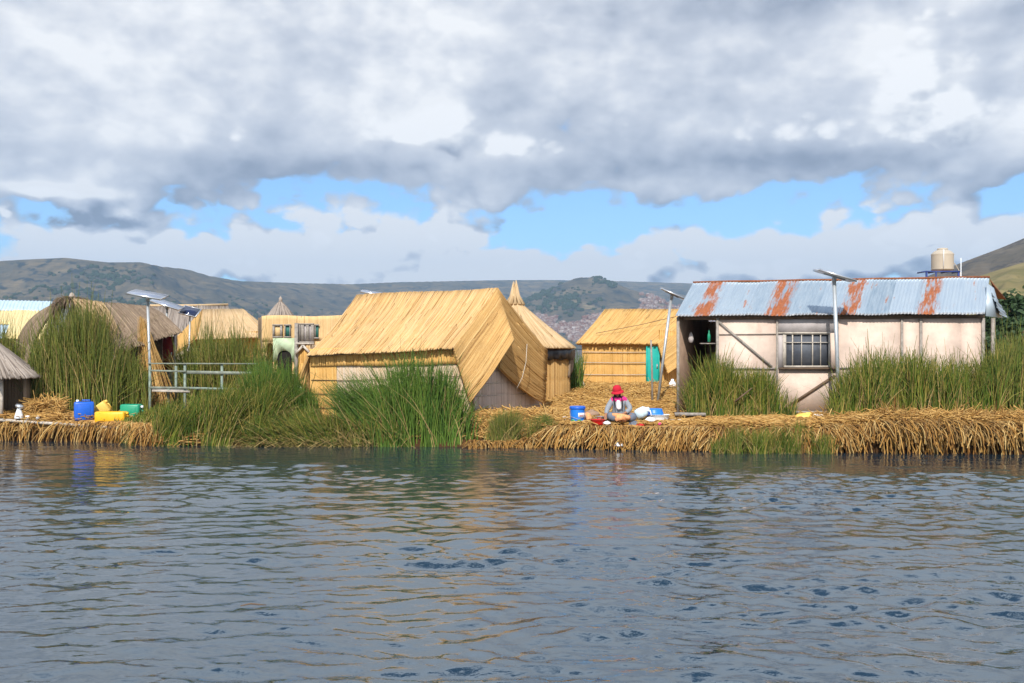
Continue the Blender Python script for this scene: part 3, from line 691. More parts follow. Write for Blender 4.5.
# ------------------------------------------------------------------ reed huts
def sheet(name, a, b, c, d, n, r, mt, parent, flip=True, sag=0, sd=(0, 0, -1), **k):
    return reedsheet(name, bil(a, b, c, d, sag, sd), n, r, M[mt], parent, flip=flip, **k)
def main_hut():
    t = thing('reed_hut', 'largest golden reed hut with sweeping folded roof and whitened front wall behind the shoreline reeds', 'hut', gp(400, 28.5), 'reed huts of the island')
    R0, R1 = at(357, 295, 29.6), at(497, 288.5, 28.8); E0, Fp = at(308, 355, 26.75), at(454, 347.5, 26.8)
    P, T1, Q, Sx, T2 = at(514, 339, 27.6), at(470, 403, 26.6), at(500, 368, 28.25), at(547, 350, 30.7), at(544.5, 404, 30.6)
    rf = sheet('roof', R0, R1, E0, Fp, 520, .02, 'roof', t, sag=.10, sd=(0, .5, -.8), seg=8, ragged=.022, thick=.06, nu=24, partial=.45)
    sheet('roof_flap', R1, P, Fp, T1, 210, .02, 'flap', t, sag=.05, seg=8, ragged=.006)
    sheet('roof_flap', R1, Q, Sx, T2, 190, .02, 'flap', t, flip=False, sag=.09, sd=(0, .3, -1), seg=10, ragged=.01)
    sheet('roof_back', R0, R1, at(352, 350, 33), Sx, 120, .016, 'roof', t, flip=False)
    sheet('roof_flap', E0 + Vector((.02, .12, .02)), at(312, 352, 27.6), at(299, 381, 26.9), at(313, 404, 27.1), 50, .014, 'flap', t, ragged=.01)
    sheet('front_wall', at(310, 349, 26.99), at(455, 344, 26.99), at(310.5, 367, 26.98), at(460, 363.5, 26.98), 210, .018, 'wallgold', t, seg=5, partial=.02, wob=.002, ragged=.006, thick=.03)
    sheet('front_wall', at(310, 362, 27.02), at(336, 361, 27.02), at(311, 424, 27.02), at(338, 424, 27.02), 48, .017, 'wallgold', t, seg=22, seams=4, partial=.02, wob=.002, thick=.03)
    sheet('front_wall', at(330, 361, 27.04), at(460, 360, 27.04), at(332, 424, 27.04), at(474, 421, 27.04), 250, .016, 'wall', t, seg=22, seams=4, partial=.02, wob=.002, ragged=.002, thick=.05)
    for y0, y1 in ((380, 376), (394, 390.5), (408, 405)):
        m = MB(); m.tube([at(311, y0, 26.97), at(350, y0 + .5, 26.98), at(400, (y0 + y1) / 2 + .6, 26.98), at(466, y1, 26.97)], .011, 5); m.build('binding', M['brownwood'], t)
    for k in (1, 2, 3, 4):
        m = MB(); m.tube([at(474, 421 - k * 12.5, 27.33), at(508, 419 - k * 12, 29.2), at(541.5, 416 - k * 11.5, 31.1)], .014, 5); m.build('binding', M['palewood'], t)
    sheet('gable_wall', at(474, 356, 27.4), at(541.5, 360, 31.2), at(474, 421, 27.4), at(541.5, 416, 31.2), 180, .015, 'wallgrey', t, seg=22, seams=5, partial=.02, wob=.003, ragged=.002)
    sheet('back_wall', at(352, 345, 32.5), at(541, 345, 31.6), at(352, 405, 32.5), at(541, 410, 31.6), 60, .02, 'wall', t)
    sheet('side_wall', at(312, 345, 27.3), at(350, 345, 32.5), at(312, 420, 27.3), at(350, 405, 32.5), 60, .02, 'wall', t)
    m = MB(); m.tube([E0 + Vector((0, .02, -.035)), at(380, 351.5, 26.8) + Vector((0, 0, -.01)), at(430, 349, 26.82), Fp + Vector((0, .02, -.03))], .022, 6); m.build('eave_pole', M['brownwood'], t)
    m = MB(); m.tube([at(527, 344, 29.2), at(526, 362, 29.0), at(522, 378, 28.9), at(517, 388, 28.6)], .008, 5); m.build('rope', M['rope'], t)
main_hut()
def mid_hut():
    t = thing('reed_hut', 'bright golden reed hut with a teal door standing behind the seated woman', 'hut', gp(628, 40.5), 'reed huts of the island')
    R0, R1 = at(605, 309.5, 42.4), at(694, 309.5, 42.4); E0, Fp = at(577, 342, 39.82), at(658, 343.5, 39.82)
    P, T1 = at(700, 350, 41), at(668, 373, 39.4)
    sheet('roof', R0, R1, E0, Fp, 420, .022, 'roofgold', t, sag=.06, sd=(0, .5, -.8), seg=7, ragged=.04, thick=.12, partial=.5)
    sheet('roof_flap', R1, P, Fp, T1, 170, .022, 'roofgold', t, sag=.04, ragged=.01)
    sheet('roof_back', R0, R1, at(584, 340, 45), at(700, 342, 45), 80, .02, 'roofgold', t, flip=False)
    sheet('front_wall', at(582, 341, 40), at(647, 341, 40), at(584, 385.5, 40), at(647, 386.5, 40), 190, .018, 'wallgold', t, seg=18, seams=4, partial=.02, wob=.002, ragged=.004)
    sheet('gable_wall', at(660, 330, 40.05), at(705, 335, 42.2), at(661, 387, 40.05), at(705, 387, 42.2), 110, .02, 'wallgold', t, seg=10, seams=3, wob=.002, partial=.02)
    sheet('side_wall', at(583, 341, 40.05), at(590, 341, 44.6), at(585, 386, 40.05), at(591, 382, 44.6), 60, .02, 'wallgold', t)
    sheet('back_wall', at(590, 338, 44.7), at(706, 338, 44.7), at(590, 382, 44.7), at(706, 382, 44.7), 60, .02, 'wallgold', t)
    for y0 in (352, 362.5, 374.5):
        m = MB(); m.tube([at(582.5, y0, 39.92), at(615, y0 + .4, 39.93), at(647, y0 + .2, 39.92)], .014, 5); m.build('binding', M['palewood'], t)
    m = MB(); m.box((at(585, 387, 40) + at(659, 387, 40)) / 2 + Vector((0, 0, -.02)), (3.1, .14, .07)); m.build('floor_beam', M['greywood'], t)
    c = (at(647.5, 345, 39.93) + at(658, 385, 39.93)) / 2
    m = MB(); m.box(c, (.43, .05, 1.62), bev=.01); d = m.build('door', M['teal'], t)
    m = MB(); m.box(c + Vector((.17, -.05, -.05)), (.03, .05, .12)); m.box(c + Vector((.17, -.035, -.05)), (.05, .02, .18)); m.build('handle', M['steel'], d)
    m = MB(); [m.box(c + Vector((x, 0, 0)), (.05, .09, 1.68)) for x in (-.245, .245)]; m.box(c + Vector((0, 0, .84)), (.54, .09, .05)); m.build('door_frame', M['teal'], t)
    m = MB(); m.tube([at(596, 334, 40.2) + Vector((0, 0, .03)), at(640, 326, 40.75) + Vector((0, 0, .05)), at(676, 318.5, 41.3) + Vector((0, 0, .08))], .012, 5); m.build('rope', M['brownwood'], t)
mid_hut()
def cone_f(c, r0, z0, apex, zt, power=1.15, sq=1.0):
    c = np.array(c, float)
    def f(u, v):
        u = np.asarray(u)[..., None]; v = np.asarray(v)[..., None]; a = u * 2 * math.pi + math.pi / 2
        rad = .03 + (r0 - .03) * v; z = zt - (zt - z0) * v ** (1 / power)
        x = c[0] + (apex[0] - c[0]) * (1 - v) - rad * np.cos(a); y = c[1] + (apex[1] - c[1]) * (1 - v) + rad * np.sin(a) * sq
        return np.concatenate([x, y, z + 0 * x], -1)
    return f
def cone_hut():
    Y = 34.2; cx = (521 - 512) / F * Y
    t = thing('reed_hut', 'round reed hut with pointed conical roof and black tarpaulin strip tucked behind the largest hut', 'hut', (cx, Y, .65), 'reed huts of the island')
    ap = at(515, 300, Y)
    rf = reedsheet('roof', cone_f((cx, Y), 1.83, at(0, 347.5, 32.6).z, (ap.x, ap.y), ap.z + .05, 1.12), 400, .026, M['roofpale'], t, flip=False, nu=48, nv=10, seg=8, partial=.5, ragged=.02)
    m = MB(); rr = np.random.default_rng(2)
    for k in range(46):
        a = rr.random() * 6.28; r1 = .22 * rr.random() ** .5; h = .25 + .35 * rr.random() * (1 - r1 * 2)
        m.tube([ap + Vector((math.cos(a) * (r1 * .5 + .24), math.sin(a) * (r1 * .5 + .24), -.16)), ap + Vector((math.cos(a) * .15, math.sin(a) * .15, .14)), ap + Vector((math.cos(a) * (.03 + r1 * .2), math.sin(a) * (.03 + r1 * .2), h + .15))], [.04, .035, .012], 5)
    m.build('finial', M['roofpale'], rf)
    def wall(u, v):
        u = np.asarray(u)[..., None]; v = np.asarray(v)[..., None]; a = u * 2 * math.pi + math.pi / 2
        return np.concatenate([cx - 1.66 * np.cos(a), Y + 1.5 * np.sin(a), 2.58 - 2.0 * v + 0 * a], -1)
    reedsheet('wall', wall, 420, .018, M['flap'], t, flip=False, nu=48, seg=16, seams=3.5, partial=.03, wob=.002)
    m = MB(); n = 26; V = []; 
    for i in range(n + 1):
        a = R(-75 + 105 * i / n); w = .02 * math.sin(i * 1.9)
        for (rad, z) in ((1.80 + w, 2.52), (1.74 + w * 1.5, 2.30), (1.76 + w * 2, 2.11 + .03 * math.sin(i * 1.3)), (1.70, 2.14), (1.70, 2.5)): V.append((cx + rad * math.cos(a), Y + rad * .93 * math.sin(a), z))
    m.add(V, [(i * 5 + j, (i + 1) * 5 + j, (i + 1) * 5 + (j + 1) % 5, i * 5 + (j + 1) % 5) for i in range(n) for j in range(5)])
    m.build('tarpaulin', M['tarp'], t)
    sheet('roof_flap', at(570, 349, 33.8), at(575, 350, 34.4), at(569, 378, 33.7), at(573, 368, 34.3), 30, .02, 'thatch', t)
cone_hut()
def tent_hut():
    t = thing('reed_hut', 'low pale yellow reed tent hut behind the green reeds and the railing', 'hut', gp(218, 39.5), 'reed huts of the island')
    A, B = at(203, 310, 40.5), at(243, 309.5, 42)
    sheet('roof', A, B, at(197, 339, 37.6), at(268, 337, 39), 260, .024, 'roofpale', t, sag=.05, seg=6, ragged=.02)
    sheet('roof_flap', A, at(197, 338, 37.7), at(176, 338, 38.6), at(173, 356, 38.2), 130, .022, 'roofgold', t, flip=False, sag=.04)
    sheet('roof_flap', B, at(262, 324, 41), at(268, 336, 39.1), at(270, 345, 39.2), 60, .022, 'roofpale', t)
    sheet('roof_back', A, B, at(180, 340, 43.5), at(262, 340, 44), 80, .024, 'roofpale', t, flip=False)
    sheet('front_wall', at(190, 332, 38.7), at(264, 332, 39.3), at(190, 390, 38.7), at(264, 390, 39.3), 150, .02, 'wallgold', t, seg=10, seams=3)
tent_hut()
def grey_hut():
    t = thing('reed_hut', 'dull brown reed hut with a long low ridge behind the left solar lamps', 'hut', gp(195, 46), 'reed huts of the island')
    A, B = at(150, 306.5, 47), at(228, 305.5, 49)
    sheet('roof', A, B, at(140, 336, 44), at(232, 336, 45.5), 260, .03, 'thatchgrey', t, seg=5)
    sheet('roof_back', A, B, at(146, 336, 50), at(236, 336, 52), 70, .03, 'thatchgrey', t, flip=False)
    sheet('front_wall', at(146, 332, 44.6), at(230, 332, 46), at(146, 382, 44.6), at(230, 382, 46), 120, .03, 'wallgrey', t)
    m = MB(); m.tube([A + Vector((0, 0, .04)), (A + B) / 2 + Vector((0, 0, .02)), B + Vector((0, 0, .05))], .06, 8); m.build('ridge_roll', M['roofpale'], t)
grey_hut()
def old_hut():
    t = thing('thatched_hut', 'old brown thatched hut with a shaggy peak rising behind the tall reeds at left', 'hut', gp(100, 32), 'reed huts of the island')
    A, B = at(72, 300, 31), at(150, 306, 34.5)
    sheet('roof', A, B, at(108, 352, 29.7), at(180, 331, 32.2), 420, .022, 'thatch', t, sag=.08, sd=(0, 0, 1), seg=7, ragged=.06, wob=.05, partial=.6)
    sheet('roof_back', A, at(62, 303, 33), at(26, 371, 30.6), at(13, 353, 33), 220, .022, 'thatch', t, sag=.32, sd=(-.6, 0, 1), seg=9, flip=False, ragged=.04, wob=.05)
    sheet('gable_wall', at(72, 304, 31.2), at(84, 304, 31.3), at(34, 408, 30.8), at(118, 408, 30.3), 160, .02, 'thatch', t, seg=8)
    sheet('side_wall', at(118, 345, 30.6), at(150, 336, 32.4), at(118, 405, 30.6), at(152, 398, 32.4), 120, .02, 'thatch', t, seg=8)
    # shaggy topknot
    L = []; n = 420; a = rng.random(n) * 6.28; b0 = np.tile(np.array(A), (n, 1)) + np.stack([.1 * np.cos(a), .1 * np.sin(a), .1 * rng.random(n) - .05], -1)
    L.append(blades(b0, .10 + .15 * rng.random(n), np.stack([np.cos(a) * (.3 + .55 * rng.random(n)), np.sin(a) * .35], -1), .012 + .012 * rng.random(n), seg=6, curve=.8))
    V, Q = merge(L); V[:, 2] -= .0
    mesh_from('topknot', V, Q, M['thatch'], t)
    m = MB(); m.lathe([(.0, -.12), (.09, -.08), (.11, .02), (.08, .1), (.05, .16), (.0, .19)], A + Vector((.02, -.05, .05)), 12); m.build('knot', M['thatchgrey'], t)
    # draped bundle at the right side of the peak
    n = 260; px = 74 + 26 * rng.random(n); b0 = np.stack([(px - 512) / F * 30.6, 30.6 + rng.normal(0, .12, n), CZ - (298 + (px - 74) * .12 + 3 * rng.random(n) - HZ) / F * 30.6], -1)
    V, Q = blades(b0, -.25 - .4 * rng.random(n), np.stack([.3 + .5 * rng.random(n), -.25 * np.ones(n)], -1), .014 + .012 * rng.random(n), seg=5, curve=1.0); mesh_from('topknot', V, Q, M['roofpale'], t)
old_hut()
def privy():
    t = thing('wooden_outhouse', 'small dark outhouse with a maroon door under the old thatched roof', 'outhouse', gp(163, 32.6))
    Y = 32.6
    m = MB(); m.slab([at(148, 333, Y), at(162, 333, Y), at(162, 402, Y), at(148, 402, Y)], (0, .06, 0)); m.slab([at(176, 333, Y), at(177.5, 333, Y + 1.4), at(177.5, 396, Y + 1.4), at(176, 402, Y)], (-.05, 0, 0)); m.build('wall', M['brownwood'], t)
    m = MB(); m.slab([at(162.7, 336.5, Y - .02), at(173.2, 336.5, Y - .02), at(173.2, 371, Y - .02), at(162.7, 371, Y - .02)], (0, .04, 0)); d = m.build('door', M['maroon'], t)
    m = MB(); m.box(at(171.5, 354, Y - .05), (.03, .04, .12)); m.build('handle', M['steel'], d)
    m = MB(); m.slab([at(162.4, 371.5, Y), at(176, 371.5, Y), at(176, 402, Y), at(162.4, 402, Y)], (0, .05, 0)); m.build('lower_board', M['greywood'], t)
    m = MB(); m.beam(at(174.8, 332, Y - .03), at(175.3, 402, Y - .03), .06, .06); m.build('post', M['palewood'], t)
privy()
def bundle():
    a, b = at(146, 318, 31.2), gp(161, 30.6); n = 240; V = []
    base = np.tile(np.array(b), (n, 1)) + np.stack([rng.normal(0, .22, n), rng.normal(0, .1, n), np.zeros(n)], -1)
    ln = np.tile(np.array([a.x - b.x, .3]), (n, 1)) - (base[:, :2] - np.array(b)[:2]) * .75
    V, Q = blades(base, (a.z - b.z) * (.9 + .14 * rng.random(n)), ln, .012 + .008 * rng.random(n), curve=1)
    o = mesh_from('reed_bundle', V, Q, M['roofgold'], None, tuple(b)); tag(o, 'tall bundle of cut golden reeds leaning against the old thatched hut beside the solar lamp', 'reed bundle')
    m = MB(); c = b.lerp(a, .55); m.lathe([(.13, -.03), (.14, 0), (.13, .03)], c, 12); m.build('binding', M['rope'], o)
bundle()
def kiosk():
    Y = 28.0; cx = (-12 - 512) / F * Y
    t = thing('thatched_kiosk', 'small round grey thatched shelter at the left edge beside the water', 'shelter', (cx, Y, .58))
    reedsheet('roof', cone_f((cx, Y), 1.36, 1.70, (cx, Y), at(0, 337, Y).z, 1.0), 420, .026, M['thatchgrey'], t, flip=False, nu=40, seg=7, ragged=.04, partial=.6)
    m = MB()
    for k in range(60):
        a = k / 60 * 6.28; m.tube([(cx + 1.05 * math.cos(a), Y + 1.05 * math.sin(a), .5), (cx + 1.05 * math.cos(a), Y + 1.05 * math.sin(a), 1.75)], .02 if math.sin(a) < -.2 else .07, 5) if not (math.sin(a) < -.1) else None
    m.build('wall', M['thatch'], t)
    for px in (1.5,): m = MB(); m.tube([gp(px, 27.3) - Vector((0, 0, .05)), at(px, 374, 27.3)], .05, 8); m.build('post', M['palewood'], t)
    m = MB(); m.tube([(cx - .95, 27.4, .5), (cx - .95, 27.4, 1.7)], .05, 8); m.build('post', M['palewood'], t)
kiosk()
def lookout():
    Y = 38; c = at(280.5, 316, Y)
    t = thing('thatched_lookout', 'pointed grey thatched cap of a lookout showing above the reed facade', 'lookout', (c.x, Y, .9))
    reedsheet('roof', cone_f((c.x, Y), .50, c.z - .02, (c.x, Y), at(0, 302, Y).z, .85), 220, .02, M['thatchgrey'], t, flip=False, nu=24, seg=6, partial=.6, ragged=.05)
    m = MB(); m.lathe([(.09, -.1), (.06, .05), (.075, .09), (.03, .15), (0, .2)], at(280.5, 301, Y), 10); m.build('finial', M['thatchgrey'], t)
    for dx, dy in ((-.36, -.3), (.36, -.3), (-.36, .3), (.36, .3)): m = MB(); m.tube([(c.x + dx, Y + dy, .8), (c.x + dx, Y + dy, c.z + .05)], .03, 6); m.build('post', M['greywood'], t)
    m = MB(); m.box((c.x, Y, 2.6), (.95, .85, .05)); m.build('platform', M['greywood'], t)
lookout()
def facade():
    Y = 33
    t = thing('reed_facade', 'pale reed facade with slatted windows and mint green arched board left of largest hut', 'facade', gp(300, Y))
    sheet('front_wall', at(262, 316, Y), at(352, 315.5, Y), at(262, 341, Y), at(352, 341, Y), 200, .017, 'facade', t, seg=6, partial=.03, wob=.001)
    for a, b in ((262, 266.5), (273, 297), (306, 352)):
        sheet('front_wall', at(a, 340, Y + .02), at(b, 340, Y + .02), at(a, 402, Y + .02), at(b, 402, Y + .02), int((b - a) * 2.4), .017, 'facade', t, seg=8, partial=.03, wob=.001)
    sheet('inner_wall', at(258, 338, Y + .9), at(352, 338, Y + .9), at(258, 400, Y + .9), at(352, 400, Y + .9), 120, .02, 'wallgold', t, seg=6)
    sheet('side_wall', at(262, 317, Y), at(259, 318, Y + 2.6), at(262, 402, Y), at(259, 398, Y + 2.6), 70, .02, 'thatch', t, flip=False)
    m = MB()
    # arch of the left bay: spandrel filling above the opening
    pts = [at(266, 340, Y), at(273.5, 340, Y)] + [at(269.8 + 3.9 * math.cos(R(a)), 350 - 7 * math.sin(R(a)), Y) for a in range(0, 181, 20)]
    m.slab(pts, (0, .05, 0)); m.build('arch', M['facade'], t)
    def win(x0, x1, y0, y1, bars, back, wood, wd=.05):
        m = MB(); m.slab([at(x0, y0, Y - .05), at(x1, y0, Y - .05), at(x1, y1, Y - .05), at(x0, y1, Y - .05)], (0, .03, 0)); w = m.build('window', M[back], t)
        m = MB()
        for x in bars: m.beam(at(x, y0, Y - .09), at(x, y1, Y - .09), wd, .04)
        m.beam(at(x0 - .6, y0, Y - .09), at(x1 + .6, y0, Y - .09), .045, .05); m.beam(at(x0 - .6, y1, Y - .09), at(x1 + .6, y1, Y - .09), .045, .05)
        m.build('frame', M[wood], w)
    win(273, 282, 325, 337, (273.6, 281.2), 'facade', 'greywood', .07)
    win(284.5, 290.5, 325, 337, (285.1, 290), 'tealdark', 'greywood', .03)
    win(296, 313.5, 324, 342, (296.5, 299, 302.5, 307.5, 312.5), 'panelgrey', 'greywood', .10)
    win(314.8, 318.5, 325, 338, (315.2,), 'tealdark', 'greywood', .03)
    # mint board with arched cut
    cx, r = 284.5, 7.0
    pts = [at(273, 338, Y - .1), at(295, 338, Y - .1), at(295, 362, Y - .1), at(cx + r + 1.2, 362, Y - .1)] + [at(cx + r * math.cos(R(a)), 357 - 6.5 * math.sin(R(a)), Y - .1) for a in range(0, 181, 15)] + [at(cx - r - 1.2, 362, Y - .1), at(273, 362, Y - .1)]
    m = MB(); m.slab(pts, (0, .035, 0)); m.build('arched_board', M['mint'], t)
    m = MB(); m.slab([at(cx - r, 350, Y - .05), at(cx + r, 350, Y - .05), at(cx + r, 392, Y - .05), at(cx - r, 392, Y - .05)], (0, .02, 0)); m.build('doorway', M['dark'], t)  # near-black sheet painted as the shade inside the arched opening
    m = MB(); m.beam(at(296.5, 323, Y - .2), at(296, 402, Y - .2), .11, .1); m.build('post', M['greywood'], t)
    m = MB(); m.beam(at(295.5, 354, Y - .35), at(303, 345.5, Y - .35), .07, .08); m.beam(at(303, 345.5, Y - .35), at(311, 354, Y - .35), .07, .08); m.beam(at(296, 343.5, Y - .33), at(314, 343.5, Y - .33), .06, .06); m.build('little_gable', M['palewood'], t)
    sheet('door', at(298.5, 350, Y - .25), at(307, 350, Y - .25), at(298.5, 400, Y - .25), at(307, 400, Y - .25), 22, .015, 'wallgold', t)
    m = MB(); m.slab([at(297, 386, 27.6), at(300, 385, 27.6), at(309, 402, 27.4), at(307, 405, 27.4)], (0, .03, 0)); tag(m.build('plastic_sheet', M['whitepl'], origin=tuple(at(303, 404, 27.5))), 'crumpled white plastic sheet caught at the left foot of the largest hut', 'plastic sheet')
facade()
def sheet_house():
    t = thing('sheet_roof_house', 'building at the far left with a sloping roof of pale blue and yellow plastic sheets', 'building', gp(0, 41))
    P = lambda u, v: at(-60 + 118 * u - 14 * v, 299.5 + 2.5 * u + 38 * v, 45 - 7 * v)
    def corr(name, u0, u1, v0, v1, mt, off):
        nu = int((u1 - u0) * 5.2 / .16 * 4) + 4; V = []; nv = 4
        for i in range(nu + 1):
            for j in range(nv + 1):
                u = u0 + (u1 - u0) * i / nu; v = v0 + (v1 - v0) * j / nv; p = P(u, v); V.append(p + Vector((0, 0, off + .02 * math.sin(i * math.pi / 2))))
        k = len(V); V += [p - Vector((0, 0, .012)) for p in V]
        ix = lambda i, j: i * (nv + 1) + j
        Fc = [(ix(i, j), ix(i + 1, j), ix(i + 1, j + 1), ix(i, j + 1)) for i in range(nu) for j in range(nv)]; Fc += [tuple(x + k for x in f[::-1]) for f in Fc]
        Fc += [(ix(i, nv), ix(i + 1, nv), ix(i + 1, nv) + k, ix(i, nv) + k) for i in range(nu)]
        MB().add(V, Fc).build(name, M[mt], t)
    corr('roof_sheet', 0, 1, 0, .27, 'sheetblue', .03); corr('roof_sheet', 0, .3, .25, .62, 'sheetyellow', .0); corr('roof_sheet', .3, .66, .25, .62, 'sheetyellow', .02); corr('roof_sheet', .66, 1, .25, 1, 'sheetyellow', .04); corr('roof_sheet', .0, .68, .6, 1, 'sheetblue', -.02)
    m = MB(); m.slab([at(-60, 335, 38.6), at(44, 337, 38.6), at(44, 386, 38.6), at(-60, 386, 38.6)], (0, .1, 0)); m.slab([at(44, 337, 38.6), at(52, 303, 45), at(52, 374, 45), at(44, 386, 38.6)], (-.1, 0, 0)); m.build('wall', M['panelgrey'], t)
sheet_house()

# ------------------------------------------------------------------ tin-roofed shed
def shed():
    FY = lambda px: 28.2 - (px - 683) / 300 * .6
    w = lambda px, py, o=0: at(px, py, FY(px) - o)
    K = .42
    t = thing('tin_roof_shed', 'long cream panelled shed with a rusty corrugated iron roof and a paned window', 'shed', gp(830, 29.5))
    E0, E1, A0, A1 = at(675, 316.3, 28.0), at(985, 314.3, 27.35), at(693, 283, 30.1), at(989.5, 277.6, 29.5)
    def roofsheet(name, a, b, c, d, mt, nsheet=13, flip=False, amp=.012, lam=.10, uv0=0, jag=.03, parent=None):
        L = (b - a).length; nu = int(L / lam * 6); nv = 8; V = []; UV = []; up = (b - a).cross(c - a).normalized(); up = up if up.z > 0 else -up
        dv = (c - a).normalized()
        for i in range(nu + 1):
            u = i / nu; k = int(u * nsheet); h = ((k * 7919) % 13) / 13.
            for j in range(nv + 1):
                v = j / nv; p = (a * (1 - u) + b * u) * (1 - v) + (c * (1 - u) + d * u) * v
                p = p + up * (amp * math.sin(2 * math.pi * u * L / lam) + .012 * (k % 2) + .018 * h * v + .012 * math.sin(u * 23 + v * 3)) + dv * (jag * (h - .5) * 1.6 * (v == 1) - jag * h * .8 * (v == 0))
                V.append(p); UV.append((u, v))
        k = len(V); V += [p - up * .006 for p in V]; UV = UV + UV; ix = lambda i, j: i * (nv + 1) + j
        Fc = [(ix(i, j), ix(i + 1, j), ix(i + 1, j + 1), ix(i, j + 1)) for i in range(nu) for j in range(nv)]; Fc += [tuple(x + k for x in f[::-1]) for f in Fc]
        for j in (0, nv): Fc += [(ix(i, j), ix(i + 1, j), ix(i + 1, j) + k, ix(i, j) + k) for i in range(nu)]
        for i in (0, nu): Fc += [(ix(i, j), ix(i, j + 1), ix(i, j + 1) + k, ix(i, j) + k) for j in range(nv)]
        return mesh_from(name, [tuple(p) for p in V], Fc, M[mt], parent if parent else t, uv=UV)
    rf = roofsheet('roof', A0, A1, E0, E1, 'corr')
    B0, B1 = E0 + Vector((1.75, 4.2, 0)), E1 + Vector((1.3, 4.2, -.05))
    roofsheet('roof_back', A0 + Vector((0, .02, -.02)), A1 + Vector((0, .02, -.02)), B0, B1, 'corrplain')
    m = MB(); m.tube([A0.lerp(A1, k / 8) + Vector((0, 0, .015 + .012 * (k % 2))) for k in range(9)], .035, 8); m.build('ridge_cap', M['rust'], rf)
    z0 = .45
    def wallquad(px0, px1, py0, py1, mt, name, o=0, th=.03, parent=None):
        m = MB(); m.slab([w(px0, py0, o), w(px1, py0, o), w(px1, py1, o), w(px0, py1, o)], (0, th, 0)); return m.build(name, M[mt], parent or t)
    for a, b in ((718.5, 776.5), (838.5, 901), (903.2, 919.8), (922.2, 961), (961.3, 982)): wallquad(a, b, 316, 417, 'panel', 'wall_panel', o=.004 * (a > 961))
    wallquad(778, 837, 369, 413, 'panel', 'wall_panel'); wallquad(778, 837, 316, 333, 'panelgrey', 'wall_panel')
    wallquad(778, 783.5, 333, 369, 'panelgrey', 'wall_panel'); wallquad(830.5, 837, 333, 369, 'panel', 'wall_panel')
    def batten(a, b, w_=.06, mt='greywood', o=.035, d=.035, name='batten', parent=None):
        m = MB(); m.beam(w(*a, o), w(*b, o), w_, d); return m.build(name, M[mt], parent or t)
    batten((717.3, 318), (717.3, 417), .07, o=.02, d=.08, name='door_post'); batten((777.2, 318), (777.2, 417), .05); batten((837.8, 318), (837.8, 413), .05)
    batten((902, 318), (902, 417), .06); batten((921, 318), (921, 417), .07); batten((983.2, 318), (983.2, 417), .09)
    batten((719, 322), (772, 367), .06); batten((719, 368.5), (776, 368.5), .045, o=.03); batten((792, 404), (835, 375.5), .07, 'brownwood')
    batten((778, 412), (838, 412), .06, o=.03); batten((684, 318.2), (984, 316.5), .09, 'brownwood', o=.02, d=.07, name='eave_beam')
    batten((719, 334), (776, 333.6), .012, 'palewood'); batten((840, 368), (900, 368), .03)
    # window
    m = MB(); m.slab([w(784, 333, -.03), w(830, 333, -.03), w(830, 367, -.03), w(784, 367, -.03)], (0, .006, 0))
    gm, gn, gpn = mat('dusty_glass'); f_ = gn.noise(gn.new('ShaderNodeTexCoord').outputs['Object'], 2.5, 3); setp(gpn, gn, gn.mix(f_, (.03, .035, .05), (.16, .17, .19)), .12, 0, .5)
    win = m.build('window', gm, t)
    m = MB()
    for x, ww in ((784.5, .09), (792.5, .03), (801.5, .022), (812.5, .03), (820.5, .022), (829.3, .05)): m.beam(w(x, 333, .005), w(x, 367, .005), ww, .035)
    for y, hh in ((333.4, .07), (342.5, .022), (366.5, .05)): m.beam(w(784, y, .012), w(830, y, .012), hh, .03)
    m.build('frame', M['palewood'], win)
    m = MB(); m.beam(w(779, 368.5, .07), w(838, 368.5, .07), .05, .12); m.build('sill', M['brownwood'], win)
    for (x, y, ww) in ((790, 361, .16), (805, 362, .26)):
        pass
    m = MB(); m.beam(w(778, 333, .03), w(830, 333, .03), .045, .03); m.build('lintel', M['palewood'], win)
    # porch: left post, inner panel, back and end walls
    p0 = w(678, 318, 0); m = MB(); m.beam(w(678, 317, 0), Vector((p0.x, p0.y, .4)), .07, .08); m.build('corner_post', M['greywood'], t)
    off = Vector((1.6, 3.8, 0)); q0 = w(679, 318, -.05); q1 = w(983, 318, -.03)
    def side(q, name, mt, th=(.04, 0, 0)):
        m = MB(); zt = 3.42; mid = q + off * .52
        m.slab([Vector((q.x, q.y, zt - .03)), Vector((mid.x, mid.y, 4.40)), Vector((q.x + off.x, q.y + off.y, zt - .05)), Vector((q.x + off.x, q.y + off.y, .4)), Vector((q.x, q.y, .4))], th); return m.build(name, M[mt], t)
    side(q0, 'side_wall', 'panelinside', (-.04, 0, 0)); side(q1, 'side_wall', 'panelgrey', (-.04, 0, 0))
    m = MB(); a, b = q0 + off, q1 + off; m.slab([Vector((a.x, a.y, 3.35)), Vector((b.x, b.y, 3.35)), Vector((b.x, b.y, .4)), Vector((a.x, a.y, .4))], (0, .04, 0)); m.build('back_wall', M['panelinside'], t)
    c0, c1 = w(718, 318, -.06), w(718, 318, -.06) + off
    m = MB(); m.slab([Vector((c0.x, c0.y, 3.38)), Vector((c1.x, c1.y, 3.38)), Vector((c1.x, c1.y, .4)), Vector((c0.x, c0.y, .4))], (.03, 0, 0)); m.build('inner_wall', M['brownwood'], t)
    m = MB(); e = Vector((0, .35, 0)); m.slab([Vector((q0.x, q0.y, .62)) , Vector((c0.x, c0.y, .62)), Vector((c1.x, c1.y, .62)), Vector((q0.x + off.x, q0.y + off.y, .62))], (0, 0, -.08)); m.build('floor', M['greywood'], t)
    # gable end at the right: back roof edge and a loose hanging sheet
    roofsheet('hanging_sheet', at(989, 286, 28.9), at(1000, 314, 28.6), at(995, 296, 30.4), at(1008, 318, 30.2), 'corrplain', nsheet=2, lam=.1, jag=.0)
